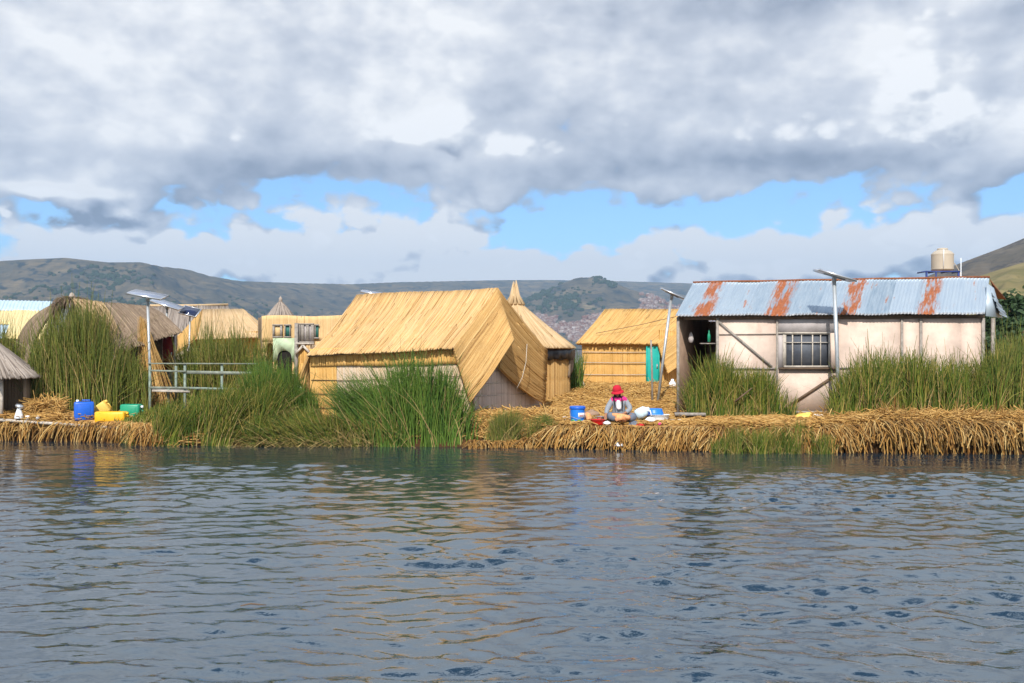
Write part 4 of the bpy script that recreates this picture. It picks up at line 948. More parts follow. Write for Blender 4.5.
    m = MB(); m.slab([at(987, 283, 28.7), at(994, 288, 29.4), at(1003, 318, 29.3), at(986, 316, 27.9)], (0, .03, 0)); m.build('gable_sheet', M['corrplain'], t)
    m = MB(); m.slab([at(990, 279, 29.6), at(993, 284, 29.6), at(1006, 299, 31.0), at(996, 298, 31.2)], (0, 0, -.02)); m.build('roof_edge', M['rust'], t)
    m = MB(); m.beam(at(993, 318, 28.4), at(993, 408, 28.4), .09, .09); m.build('corner_post', M['greywood'], t)
    # things in the dark doorway
    o = MB().lathe([(0, 0), (.06, .02), (.08, .12), (.05, .26), (.015, .31), (0, .32)], w(691, 343, -.5), 12).build('hanging_bag', M['panelgrey'], origin=tuple(w(691, 343, -.5)), smooth=True)
    tag(o, 'pale bag hanging inside the dark doorway of the tin-roofed shed', 'bag')
    o = MB().lathe([(0, 0), (.045, .01), (.045, .2), (.018, .27), (.018, .33), (0, .33)], w(709, 342, -.25), 12).build('green_bottle', M['greenpl'], origin=tuple(w(709, 342, -.25)), smooth=True)
    tag(o, 'green bottle on a shelf inside the dark doorway of the tin-roofed shed', 'bottle')
    m = MB(); m.box(w(709, 342.5, -.25) + Vector((0, 0, -.03)), (.5, .3, .03)); m.build('shelf', M['greywood'], t)
shed()
def tank():
    Y = 45; c = at(942.5, 274, Y)
    st = thing('tank_stand', 'blue metal stand carrying the cream water tank behind the tin-roofed shed', 'stand', (c.x, Y, .9))
    m = MB(); m.beam(at(925, 271.6, Y - .4), at(960, 271.6, Y - .4), .07, .07); m.beam(at(925, 271.6, Y + .4), at(960, 271.6, Y + .4), .07, .07)
    for x in (925, 936, 949, 960): m.beam(at(x, 271.6, Y - .4), at(x, 271.6, Y - .4) + Vector((0, .8, 0)), .06, .06)
    m.build('platform', M['bluemetal'], st)
    for x in (926.5, 958.5):
        for dy in (-.4, .4):
            p = at(x, 272, Y + dy); m = MB(); m.beam(p, (p.x, p.y, .8), .07, .07); m.build('leg', M['bluemetal'], st)
    p = at(936, 272, Y - .42); m = MB(); m.beam(p, (p.x, p.y, 4), .05, .05); m.build('leg', M['bluemetal'], st)
    zb = at(0, 271, Y).z + .03; h = (271 - 250) / F * Y
    t = thing('water_tank', 'cream ribbed plastic water tank on a blue stand above the shed roof', 'tank', (c.x, Y, zb))
    r = .475; prof = [(0, 0), (r, 0)] + [(r * (1 + .012 * ((k % 2) * 2 - 1)), .02 + k * .045) for k in range(1, 15)] + [(r * 1.03, .70), (r * 1.02, .73), (r * .8, .84), (r * .52, .91), (r * .5, .92)]
    m = MB(); m.lathe(prof, (c.x, Y, zb), 32); m.build('body', M['tank'], t, smooth=False)
    m = MB(); m.lathe([(r * .48, .91), (r * .5, .94), (r * .46, .99), (r * .1, 1.02), (0, 1.02)], (c.x, Y, zb), 24); m.build('lid', M['tank'], t)
    m = MB(); m.tube([(c.x - .16, Y - .49, zb + .02), (c.x - .16, Y - .50, zb + .78), (c.x - .12, Y - .42, zb + .9)], .018, 6); m.build('pipe', M['whitepl'], t)
    m = MB(); m.tube([(c.x + .45, Y, zb + .42), (c.x + .62, Y, zb + .2), (c.x + .8, Y, zb - .1), (c.x + .8, Y, 3)], .022, 6); m.build('pipe', M['palewood'], t)
    m = MB(); p = at(961, 258, 40); m.tube([(p.x, 40, .9), p], [.02, .014], 6); tag(m.build('antenna_mast', M['whitepl'], origin=(p.x, 40, .9)), 'thin pale mast rising behind the shed roof right of the water tank', 'mast')
tank()

# ------------------------------------------------------------------ solar lamps
def solar(label, base, top, w, d, rx, ry, rz=0, r=.038, cat='solar lamp', back='backsheet', lean=0, glass='glare'):
    base = Vector(base); top = Vector(top)
    t = thing('solar_lamp', label, cat, base, 'solar panels on poles')
    m = MB(); m.tube([base - Vector((0, 0, .2)), top], r, 10); m.build('pole', M['steel'], t)
    rot = (Matrix.Rotation(R(rz), 3, 'Z') @ Matrix.Rotation(R(ry), 3, 'Y') @ Matrix.Rotation(R(rx), 3, 'X'))
    c = top + rot @ Vector((0, 0, .07))
    m = MB(); m.box(c + rot @ Vector((0, 0, .0)), (w, d, .035), rot); pn = m.build('panel', M[back], t)
    m = MB(); m.box(c + rot @ Vector((0, 0, .022)), (w - .05, d - .05, .012), rot); m.build('glass', M[glass], pn)
    m = MB(); e = .02
    for sx in (-1, 1): m.box(c + rot @ Vector((sx * (w / 2), 0, 0)), (e, d + e, .05), rot)
    for sy in (-1, 1): m.box(c + rot @ Vector((0, sy * (d / 2), 0)), (w + e, e, .05), rot)
    m.build('frame', M['alu'], pn)
    m = MB(); m.beam(top - Vector((0, 0, .12)), top + rot @ Vector((0, 0, .05)), .09, .09); m.beam(c + rot @ Vector((-w * .3, 0, -.035)), c + rot @ Vector((w * .3, 0, -.035)), .04, .03); m.build('bracket', M['steel'], t)
    return t
solar('grey pole with a tilted solar panel standing beside the wooden railing at left', gp(151.5, 28.9), at(147.5, 297, 28.9), .98, .62, 13, 10, 0)
solar('small solar panel on a short pole above the old thatched hut', gp(166, 35.5), at(167, 306, 35.5), 1.05, .62, 11, 18, 0)
solar('dark blue solar panel facing the water between the old hut and the pale tent hut', gp(188, 36), at(190, 313, 36), .62, .55, 32, 14, 0, r=.03, glass='solar')
solar('solar panel just showing over the left end of the largest hut ridge', gp(372, 37), at(372, 294.5, 37), .8, .5, 10, 9, 0, r=.03)
solar('leaning grey pole with a small solar panel in front of the teal doored hut', gp(656.5, 32), at(671.5, 295.5, 32.3), .78, .55, 5, 24, 0, r=.045)
solar('thick grey pole with a long solar panel standing in front of the tin-roofed shed', gp(840, 26.9), at(834, 278, 26.9), 1.02, .62, 3, 17, 0, r=.052)

# ------------------------------------------------------------------ poles, railing
def pole(label, a, b, r, mt='greywood', name='wooden_pole', cat='pole'):
    m = MB(); a = Vector(a); b = Vector(b); m.tube([a - Vector((0, 0, .15)), a.lerp(b, .5) + Vector((.01, 0, 0)), b], [r, r * .95, r * .8], 8); return tag(m.build(name, M[mt], origin=tuple(a)), label, cat)
pole('rough grey wooden post standing just left of the leaning solar lamp', gp(652.5, 32), at(651, 340, 32), .035)
pole('broken pale stake poking out of the reeds in front of the shed', gp(762, 27), at(759, 388, 27), .04, 'palewood')
M['railwood'] = plain('rail_wood', (.20, .22, .18), .85, var=.35, scale=7, dirt=(.12, .13, .11), dirt_amt=.6)
def railing():
    Y = 28.2; t = thing('wooden_railing', 'weathered green grey wooden railing standing in the reeds left of the facade', 'railing', gp(190, Y))
    for x, y0, dy in ((150, 362.5, 0), (185, 363, 0), (222, 363.5, 0), (176, 366, 1.0), (168.5, 387, .3)):
        p = at(x, y0, Y + dy); m = MB(); m.beam(p, (p.x, p.y, float(gz(p.x, p.y)) - .15), .06, .06); m.build('post', M['greenwood'], t)
    for a, b, wd, mt in (((148, 363.5), (258, 363.8), .035, 'railwood'), ((150, 370.5), (186, 371.5), .05, 'railwood'), ((187, 372.2), (258, 373.5), .09, 'railwood'), ((150, 387.5), (190, 388), .06, 'railwood'), ((190, 388), (245, 389.5), .06, 'greenwood')):
        m = MB(); m.beam(at(*a, Y - .06), at(*b, Y - .06), wd, .035); m.build('rail', M[mt], t)
    m = MB(); m.slab([at(152, 390, Y - .05), at(190, 391, Y - .05), at(188, 389.5, Y + 1), at(152, 388.5, Y + 1)], (0, 0, -.05)); m.build('step', M['palewood'], t)
railing()

# ------------------------------------------------------------------ reed clumps
def clump(label, px0, px1, Y0, Y1, prof, n, leanx, spread, mt, dry=.15, front=False, seeds=0, w=(.009, .019), short=.35, curve=1.7, zoff=0, leanf=None, pat=1.1):
    """prof: list of (px, topY px) measured at the middle depth gives the height"""
    prof = np.array(prof, float); N = int(n * 1.5)
    px = px0 + (px1 - px0) * rng.random(N); Y = Y0 + (Y1 - Y0) * rng.random(N); X = (px - 512) / F * Y
    Y = Y if front else np.maximum(Y, yedge(X) + .03); n = int(n * .7); z = np.maximum(gz(X, Y) - .05, -.12) + zoff
    dn = fbm(X * 2.6 * pat + 9, Y * 1.5, 3); keep = rng.random(N) < smst(dn, .34, .6) + .05; px, Y, X, z, dn = [q[keep][:n] for q in (px, Y, X, z, dn)]; n = len(X)
    zt = CZ - (np.interp(px, prof[:, 0], prof[:, 1]) - HZ) / F * ((Y0 + Y1) / 2)
    h = np.maximum(zt - z, .15) * (1 - short * rng.random(n) ** 1.6) * (.55 + .85 * dn) * (1 + .22 * (rng.random(n) < .05))
    lx = leanx if leanf is None else leanf(px)
    ln = np.stack([rng.normal(0, spread * 1.25, n) + (rng.random(n) < .07) * rng.normal(0, .7, n) + lx * (.6 + .8 * rng.random(n)), rng.normal(-.05, spread * .7, n)], -1) * h[:, None] / 1.5
    wd = w[0] + (w[1] - w[0]) * rng.random(n); base = np.stack([X, Y, z], -1)
    kd = rng.random(n) < dry; V, Q = blades(base[~kd], h[~kd], ln[~kd], wd[~kd], curve=curve)
    org = (float(np.mean(X)), float(np.mean(Y)), float(np.min(z)))
    o = mesh_from('reed_clump', V, Q, M[mt], None, org); tag(o, label, 'reeds', 'clumps of green reeds growing on the island')
    if kd.sum() > 10:
        V, Q = blades(base[kd], h[kd] * (.6 + .4 * rng.random(kd.sum())), ln[kd] * 1.7 + rng.normal(0, .12, (kd.sum(), 2)), wd[kd], curve=curve); V = V - np.array(org); mesh_from('dry_stalks', V + np.array(org), Q, M['reeddry'], o)
    if seeds:
        k = rng.choice(np.where(~kd)[0], min(seeds, (~kd).sum()), replace=False); L = []
        lnk = ln[k]; dr = np.linalg.norm(lnk, axis=1) ** 2 / (2.6 * h[k]); tip = base[k] + np.concatenate([lnk * .9, (h[k] * .97 - dr)[:, None]], 1)
        V, Q = sticks(tip[:, 0], tip[:, 1], tip[:, 2], .05 + .05 * rng.random(len(k)), rng.random(len(k)) * 6.28, rng.normal(1.1, .5, len(k)), .010 + .010 * rng.random(len(k)), bend=0, seg=2)
        mesh_from('seed_heads', V, Q, M['seed'], o)
    return o
clump('tall green bank of reeds in front of the old thatched hut behind the jerrycans', 26, 148, 28.2, 30, [(26, 372), (40, 340), (60, 318), (85, 316), (105, 324), (125, 344), (148, 376)], 6200, .02, .10, 'reed', .12, 260, short=.5)
clump('reeds at the left edge in front of the blue and yellow roofed building', -45, 32, 31, 33.5, [(-45, 325), (0, 326), (15, 335), (32, 358)], 2200, 0, .09, 'reed', .12, 60)
clump('upright reeds growing behind the wooden railing before the pale tent hut', 178, 262, 29.8, 32, [(178, 352), (190, 343), (220, 339), (262, 340)], 3600, .03, .10, 'reed', .22, 150)
clump('broad mound of yellow green reeds leaning right over the water below the railing', 114, 268, 25.3, 27.6, [(114, 430), (135, 415), (165, 402), (190, 392), (225, 385), (268, 375)], 8500, .42, .22, 'reedolive', .2, 0, curve=1.4, short=.6)
clump('dark green reeds in front of the facade left of the largest hut', 246, 318, 26.3, 28, [(246, 385), (262, 368), (285, 364), (300, 378), (318, 398)], 3600, -.12, .2, 'reedfresh', .1, 0, short=.5)
clump('flattened yellow green reeds lying over the shoreline between the two tallest clumps', 245, 345, 25.15, 26.2, [(245, 415), (290, 405), (345, 412)], 3600, -1.1, .35, 'reedolive', .3, 0, curve=1.2, short=.4)
clump('fan of green reeds arching left across the front wall of the largest hut', 352, 402, 25.25, 26.0, [(352, 385), (402, 368)], 1700, -.78, .16, 'reedfresh', .12, 60, curve=1.5, short=.55)
clump('tall fresh green reed clump at the water in front of the largest hut', 372, 478, 25.15, 26.2, [(372, 392), (395, 372), (415, 358), (432, 372), (448, 380), (478, 408)], 3900, .0, .15, 'reedfresh', .10, 90, short=.85, leanf=lambda p: (p - 425) / 240)
clump('tangle of bent olive reeds at the foot of the largest hut front wall', 322, 400, 25.2, 25.9, [(322, 420), (360, 408), (400, 410)], 2200, -.3, .45, 'reedolive', .45, 0, curve=1.3)
clump('small low tuft of bright reeds at the water left of the blue bucket', 484, 562, 25.1, 25.9, [(484, 428), (505, 413), (530, 410), (550, 416), (562, 432)], 2300, .05, .28, 'reed', .25, 0, w=(.006, .012))
clump('bushy olive reeds in front of the dark shed doorway', 688, 738, 26.4, 27.5, [(688, 385), (703, 366), (718, 362), (738, 372)], 2300, .0, .18, 'reedolive', .15, 90, short=.7)
clump('second bushy olive reed clump under the shed wall left of the window', 735, 795, 26.4, 27.4, [(735, 372), (755, 372), (775, 378), (795, 396)], 2200, .0, .2, 'reedolive', .18, 120, short=.75)
clump('long bank of olive reeds covering the right half of the shed wall', 830, 1000, 24.9, 27, [(830, 398), (845, 370), (870, 360), (895, 362), (920, 355), (945, 364), (1000, 356)], 8600, .0, .16, 'reedolive', .16, 420, short=.75)
clump('bank of tall reeds running off the right edge past the shed corner', 985, 1150, 25.2, 29, [(985, 350), (1005, 340), (1024, 335), (1075, 330), (1150, 350)], 7000, .05, .14, 'reed', .14, 160, short=.6)
clump('low green reeds sprouting at the waterline below the shed window', 712, 832, 23.45, 24.1, [(712, 440), (735, 428), (770, 426), (800, 424), (832, 436)], 2000 if True else 0, .05, .32, 'reedolive', .2, front=True, w=(.006, .012))
clump('small dark reeds between the round hut and the teal doored hut', 566, 582, 35, 37, [(566, 350), (582, 352)], 500, 0, .1, 'reedfresh', .1, 0)

# ------------------------------------------------------------------ trees at the right
def tree(label, px, Y, top, rad, seed, mt):
    rr = np.random.default_rng(seed); x = (px - 512) / F * Y; z0 = .6; zt = CZ - (top - HZ) / F * Y; h = zt - z0
    t = thing('broadleaf_tree', label, 'tree', (x, Y, z0), 'dark trees beyond the shed')
    m = MB(); m.tube([(x, Y, z0 - .5), (x + .1, Y, z0 + h * .35), (x, Y + .1, z0 + h * .8)], [.22, .15, .05], 8)
    for k in range(6): a = k * 1.05 + seed; z = z0 + h * (.25 + .08 * k); m.tube([(x, Y, z), (x + math.cos(a) * rad * .4, Y + math.sin(a) * rad * .4, z + h * .1), (x + math.cos(a) * rad * .75, Y + math.sin(a) * rad * .75, z + h * .22)], [.08, .05, .02], 6)
    m.build('trunk', M['brownwood'], t)
    nc = 70; cs = rr.normal(0, 1, (nc, 3)); cs /= np.linalg.norm(cs, axis=1, keepdims=True); cs *= rr.random((nc, 1)) ** .4
    cs = np.array([x, Y, z0 + h * .56]) + cs * np.array([rad, rad, h * .42]); n = 5200
    p = cs[rr.integers(0, nc, n)] + rr.normal(0, 1, (n, 3)) * rad * .14
    s_ = .10 + .12 * rr.random(n); A = rr.normal(0, 1, (n, 3)); A /= np.linalg.norm(A, axis=1, keepdims=True); Bv = np.cross(A, rr.normal(0, 1, (n, 3))); Bv /= np.linalg.norm(Bv, axis=1, keepdims=True)
    V = np.stack([p + A * s_[:, None], p + Bv * s_[:, None] * .6, p - A * s_[:, None], p - Bv * s_[:, None] * .6], 1).reshape(-1, 3)
    mesh_from('crown', V, np.arange(n * 4).reshape(n, 4), M[mt], t)
M['leaf'] = straw('leaf', [(.018, .04, .015), (.03, .06, .02), (.045, .075, .028)], rough=.6)
tree('dark green round tree beyond the right end of the shed', 1010, 62, 291, 1.75, 3, 'leaf')
tree('shorter dark tree below the round one beyond the shed', 1000, 57, 309, 1.4, 5, 'leaf')
tree('dark tree cut off by the right edge of the picture', 1034, 60, 300, 1.6, 9, 'leaf')
tree('low dark tree between the hanging iron sheet and the reeds', 1016, 52, 322, 1.2, 12, 'leaf')

# ------------------------------------------------------------------ things on the left landing
def landing():
    a, b = at(-30, 417, 27.0), at(118, 427, 26.55); m = MB()
    m.slab([a, b, b + Vector((.05, .42, 0)), a + Vector((0, .42, 0))], (0, 0, -.06)); tag(m.build('plank', M['palewood'], origin=tuple((a + b) / 2)), 'long pale plank laid along the island edge under the coloured jerrycans', 'plank')
    def jerry(label, name, c, sx, sy, sz, mt, rot, handle=True, cap=None):
        c = Vector(c); t = thing(name, label, 'jerrycan', c, 'plastic jerrycans on the landing')
        M3 = Matrix.Rotation(R(rot[1]), 3, 'Y') @ Matrix.Rotation(R(rot[0]), 3, 'Z'); o = c + Vector((0, 0, sz / 2 if abs(rot[1]) < 45 else sx / 2))
        m = MB(); m.box(o, (sx, sy, sz * .96), M3, bev=.045)
        for k in (-1, 1): m.box(o + M3 @ Vector((0, k * (sy / 2), 0)), (sx * .62, .015, sz * .6), M3, bev=.005)
        m.build('body', M[mt], t, smooth=False)
        m = MB(); m.tube([o + M3 @ Vector(p) for p in ((-sx * .1, 0, sz * .46), (-sx * .1, 0, sz * .56), (sx * .3, 0, sz * .56), (sx * .3, 0, sz * .46))], .018, 6); m.build('handle', M[mt], t)
        m = MB(); q = o + M3 @ Vector((-sx * .32, 0, sz * .47)); q2 = o + M3 @ Vector((-sx * .32, 0, sz * .47 + .06)); m.tube([q, q2], [.04, .038], 12); m.build('cap', M[cap or mt], t)
    jerry('upright blue jerrycan with a white cap on the pale plank', 'jerrycan', at(84, 420.5, 27.0), .50, .36, .52, 'bluepl', (25, 0), cap='whitepl')
    jerry('bright yellow jerrycan lying flat between the blue and green ones', 'jerrycan', at(111.5, 422.5, 26.85), .30, .34, .84, 'yellowpl', (0, 90))
    jerry('faded yellow jerrycan lying tilted behind the bright yellow one', 'jerrycan', at(102, 416, 27.5) + Vector((0, 0, .02)), .34, .3, .42, 'paleyel', (10, 55))
    jerry('green jerrycan with a white cap at the right end of the plank', 'jerrycan', at(131.5, 419.5, 27.2), .42, .34, .55, 'greenpl', (0, 90), cap='whitepl')
    c = at(19, 418.5, 26.95); m = MB(); m.lathe([(0, 0), (.12, 0), (.115, .05), (.07, .2), (.05, .26), (.05, .3)], c, 20); o = m.build('water_jug', M['whitepl'], origin=tuple(c), smooth=True); tag(o, 'white flask with a tilted grey metal top near the left edge of the plank', 'jug')
    m = MB(); m.lathe([(0, -.05), (.09, -.045), (.12, 0), (.1, .045), (0, .06)], c + Vector((.02, 0, .33)), 18, rot=Matrix.Rotation(R(18), 3, 'Y')); m.build('lid', M['alu'], o, smooth=True)
    for px, lb in ((27.5, 'small white cup on the plank right beside the white flask'), (38, 'small white cup farther right of the flask on the plank')):
        c = at(px, 419.3, 26.93); m = MB(); m.lathe([(0, 0), (.045, 0), (.055, .10), (.048, .10), (.04, .02), (0, .02)], c, 14); o = m.build('cup', M['whitepl'], origin=tuple(c), smooth=True); tag(o, lb, 'cup', 'white cups on the plank')
landing()

# ------------------------------------------------------------------ woman and her washing things
def skinmesh(name, pts, edges, material, parent, sub=2, origin=None):
    """pts: list of (xyz, (rx, ry)); skin + subdivision, applied"""
    me = bpy.data.meshes.new(name); me.from_pydata([p[0] for p in pts], edges, []); o = bpy.data.objects.new(name, me); C.objects.link(o)
    sk = o.modifiers.new('skin', 'SKIN'); sk.use_smooth_shade = True
    for i, p in enumerate(pts): r = p[1] if isinstance(p[1], tuple) else (p[1], p[1]); me.skin_vertices[0].data[i].radius = r; me.skin_vertices[0].data[i].use_root = (i == 0)
    sb = o.modifiers.new('sub', 'SUBSURF'); sb.levels = sub; sb.render_levels = sub
    dg = bpy.context.evaluated_depsgraph_get(); dg.update(); nm = bpy.data.meshes.new_from_object(o.evaluated_get(dg)); nm.name = name
    bpy.data.objects.remove(o); nm.materials.clear(); nm.materials.append(material)
    for p in nm.polygons: p.use_smooth = True
    ob = bpy.data.objects.new(name, nm); C.objects.link(ob)
    if parent is not None: ob.parent = parent
    return ob
def woman():
    b = at(619, 421.5, 25.45)
    t = thing('person', 'woman in red hat and pink shouldered grey jacket sitting on straw over her washing', 'person', b)
    H = Vector((-.06, -.14, .73))
    pts = [((0, .04, .13), (.16, .13)), ((0, .03, .26), (.14, .11)), ((-.01, 0, .42), (.15, .11)), ((-.02, -.03, .54), (.13, .09)), ((-.035, -.06, .61), (.055, .055)), ((-.05, -.10, .665), (.06, .065)),
           ((-.06, -.13, .73), (.083, .095)), ((-.06, -.125, .80), (.078, .09)), ((-.06, -.12, .84), (.04, .05)),
           ((-.18, -.03, .53), .065), ((-.30, -.12, .34), .048), ((-.36, -.26, .19), .033), ((-.375, -.31, .155), (.035, .022)),
           ((.15, -.02, .53), .065), ((.27, -.10, .33), .048), ((.12, -.28, .23), .033), ((.07, -.31, .215), (.035, .022)),
           ((.10, .0, .11), .10), ((.36, -.22, .17), .075), ((.12, -.33, .08), .05), ((.02, -.37, .05), .04),
           ((-.10, .0, .11), .10), ((-.26, -.26, .2), .075), ((-.08, -.36, .08), .05), ((.0, -.41, .05), .035)]
    ed = [(0, 1), (1, 2), (2, 3), (3, 4), (4, 5), (5, 6), (6, 7), (7, 8), (3, 9), (9, 10), (10, 11), (11, 12), (3, 13), (13, 14), (14, 15), (15, 16), (0, 17), (17, 18), (18, 19), (19, 20), (0, 21), (21, 22), (22, 23), (23, 24)]
    def fingers(i, d, side):
        w = Vector(pts[i][0]); d = Vector(d).normalized(); s_ = Vector(side).normalized()
        for k, (ln, off) in enumerate(((.055, -.024), (.065, -.008), (.062, .008), (.05, .024))):
            p1 = w + s_ * off + d * .03; p2 = p1 + d * ln * .6 + Vector((0, 0, -.012)); p3 = p2 + d * ln * .5 + Vector((0, 0, -.03))
            j = len(pts); pts.extend([(tuple(p1), .010), (tuple(p2), .009), (tuple(p3), .007)]); ed.extend([(i, j), (j, j + 1), (j + 1, j + 2)])
        p1 = w - s_ * .035; p2 = p1 - s_ * .015 + d * .03; j = len(pts); pts.extend([(tuple(p1), .011), (tuple(p2), .009)]); ed.extend([(i, j), (j, j + 1)])
    fingers(12, (-.1, -.8, -.45), (1, -.1, 0)); fingers(16, (-.85, -.35, -.25), (.2, -.9, .1))
    body = skinmesh('body', pts, ed, M['skin'], t)
    # face: nose, eyes, mouth, ears on the head
    m = MB()
    m.lathe([(0, -.03), (.018, -.022), (.014, .0), (.006, .03), (0, .035)], H + Vector((-.01, -.088, .0)), 10); m.lathe([(0, -.03), (.012, -.02), (.016, .01), (0, .03)], H + Vector((.085, .01, .0)), 8); m.lathe([(0, -.03), (.012, -.02), (.016, .01), (0, .03)], H + Vector((-.085, .01, .0)), 8)
    m.build('face', M['skin'], None, smooth=True).parent = t
    for s_ in (-1, 1):
        m = MB(); m.lathe([(0, -.008), (.011, 0), (0, .008)], H + Vector((s_ * .033 - .008, -.085, .025)), 8); m.build('eye', M['hair'], None, smooth=True).parent = t
    m = MB(); m.box(H + Vector((-.008, -.088, -.045)), (.045, .012, .01)); m.build('mouth', plain('lips', (.22, .05, .04), .5), None).parent = t
    # clothing
    J = [((0, .05, .12), (.20, .16)), ((0, .03, .28), (.185, .15)), ((-.01, .0, .43), (.18, .135)), ((-.02, -.03, .54), (.145, .10)), ((-.03, -.05, .59), (.075, .07)),
         ((-.18, -.02, .535), .088), ((-.31, -.12, .34), .072), ((-.355, -.25, .20), .052), ((.16, -.01, .535), .088), ((.285, -.10, .33), .075), ((.14, -.26, .24), .055)]
    skinmesh('jacket', J, [(0, 1), (1, 2), (2, 3), (3, 4), (3, 5), (5, 6), (6, 7), (3, 8), (8, 9), (9, 10)], M['jacket'], t)
    skinmesh('shoulder_yoke', [((-.02, -.03, .57), (.15, .10)), ((-.15, -.03, .57), .088), ((-.215, -.04, .48), .080), ((.13, -.02, .57), .088), ((.205, -.03, .48), .082)], [(0, 1), (1, 2), (0, 3), (3, 4)], M['pinkwool'], t)
    skinmesh('shirt', [((-.03, -.14, .56), (.06, .035)), ((-.025, -.15, .43), (.08, .05)), ((0, -.16, .30), (.09, .06))], [(0, 1), (1, 2)], M['shirt'], t)
    skinmesh('skirt', [((0, .04, .10), (.24, .12)), ((.14, -.02, .11), .14), ((.38, -.2, .15), .11), ((.22, -.32, .08), .08), ((-.13, -.04, .11), .13), ((-.27, -.25, .17), .11), ((-.10, -.34, .08), .08), ((.36, .08, .08), .09)], [(0, 1), (1, 2), (2, 3), (0, 4), (4, 5), (5, 6), (1, 7)], M['skirt'], t)
    skinmesh('apron', [((-.05, -.26, .17), (.13, .06)), ((.12, -.33, .14), (.13, .07)), ((.27, -.34, .11), (.09, .06)), ((-.22, -.33, .20), (.07, .05)), ((.0, -.40, .06), (.16, .05))], [(0, 1), (1, 2), (0, 3), (0, 4)], M['apron'], t)
    m = MB(); rot = Matrix.Rotation(R(16), 3, 'X') @ Matrix.Rotation(R(-10), 3, 'Y')
    m.lathe([(.100, .015), (.112, .0), (.158, -.03), (.166, -.045), (.158, -.04), (.105, .012)], H + Vector((0, -.01, .065)), 28, rot=rot)
    m.lathe([(.112, -.01), (.113, .04), (.10, .10), (.06, .135), (0, .142)], H + Vector((0, 0, .065)), 28, rot=rot); m.build('hat', M['hat'], None, smooth=True).parent = t
    skinmesh('hair', [(tuple(H + Vector((0, .03, .02))), (.092, .092)), (tuple(H + Vector((0, .05, -.06))), (.07, .07)), (tuple(H + Vector((.11, .02, -.11))), .02), (tuple(H + Vector((.125, -.05, -.22))), .018), (tuple(H + Vector((.115, -.06, -.38))), .018), (tuple(H + Vector((-.10, .02, -.11))), .02), (tuple(H + Vector((-.075, -.08, -.22))), .016), (tuple(H + Vector((-.06, -.09, -.36))), .014)], [(0, 1), (1, 2), (2, 3), (3, 4), (1, 5), (5, 6), (6, 7)], M['hair'], t)
woman()
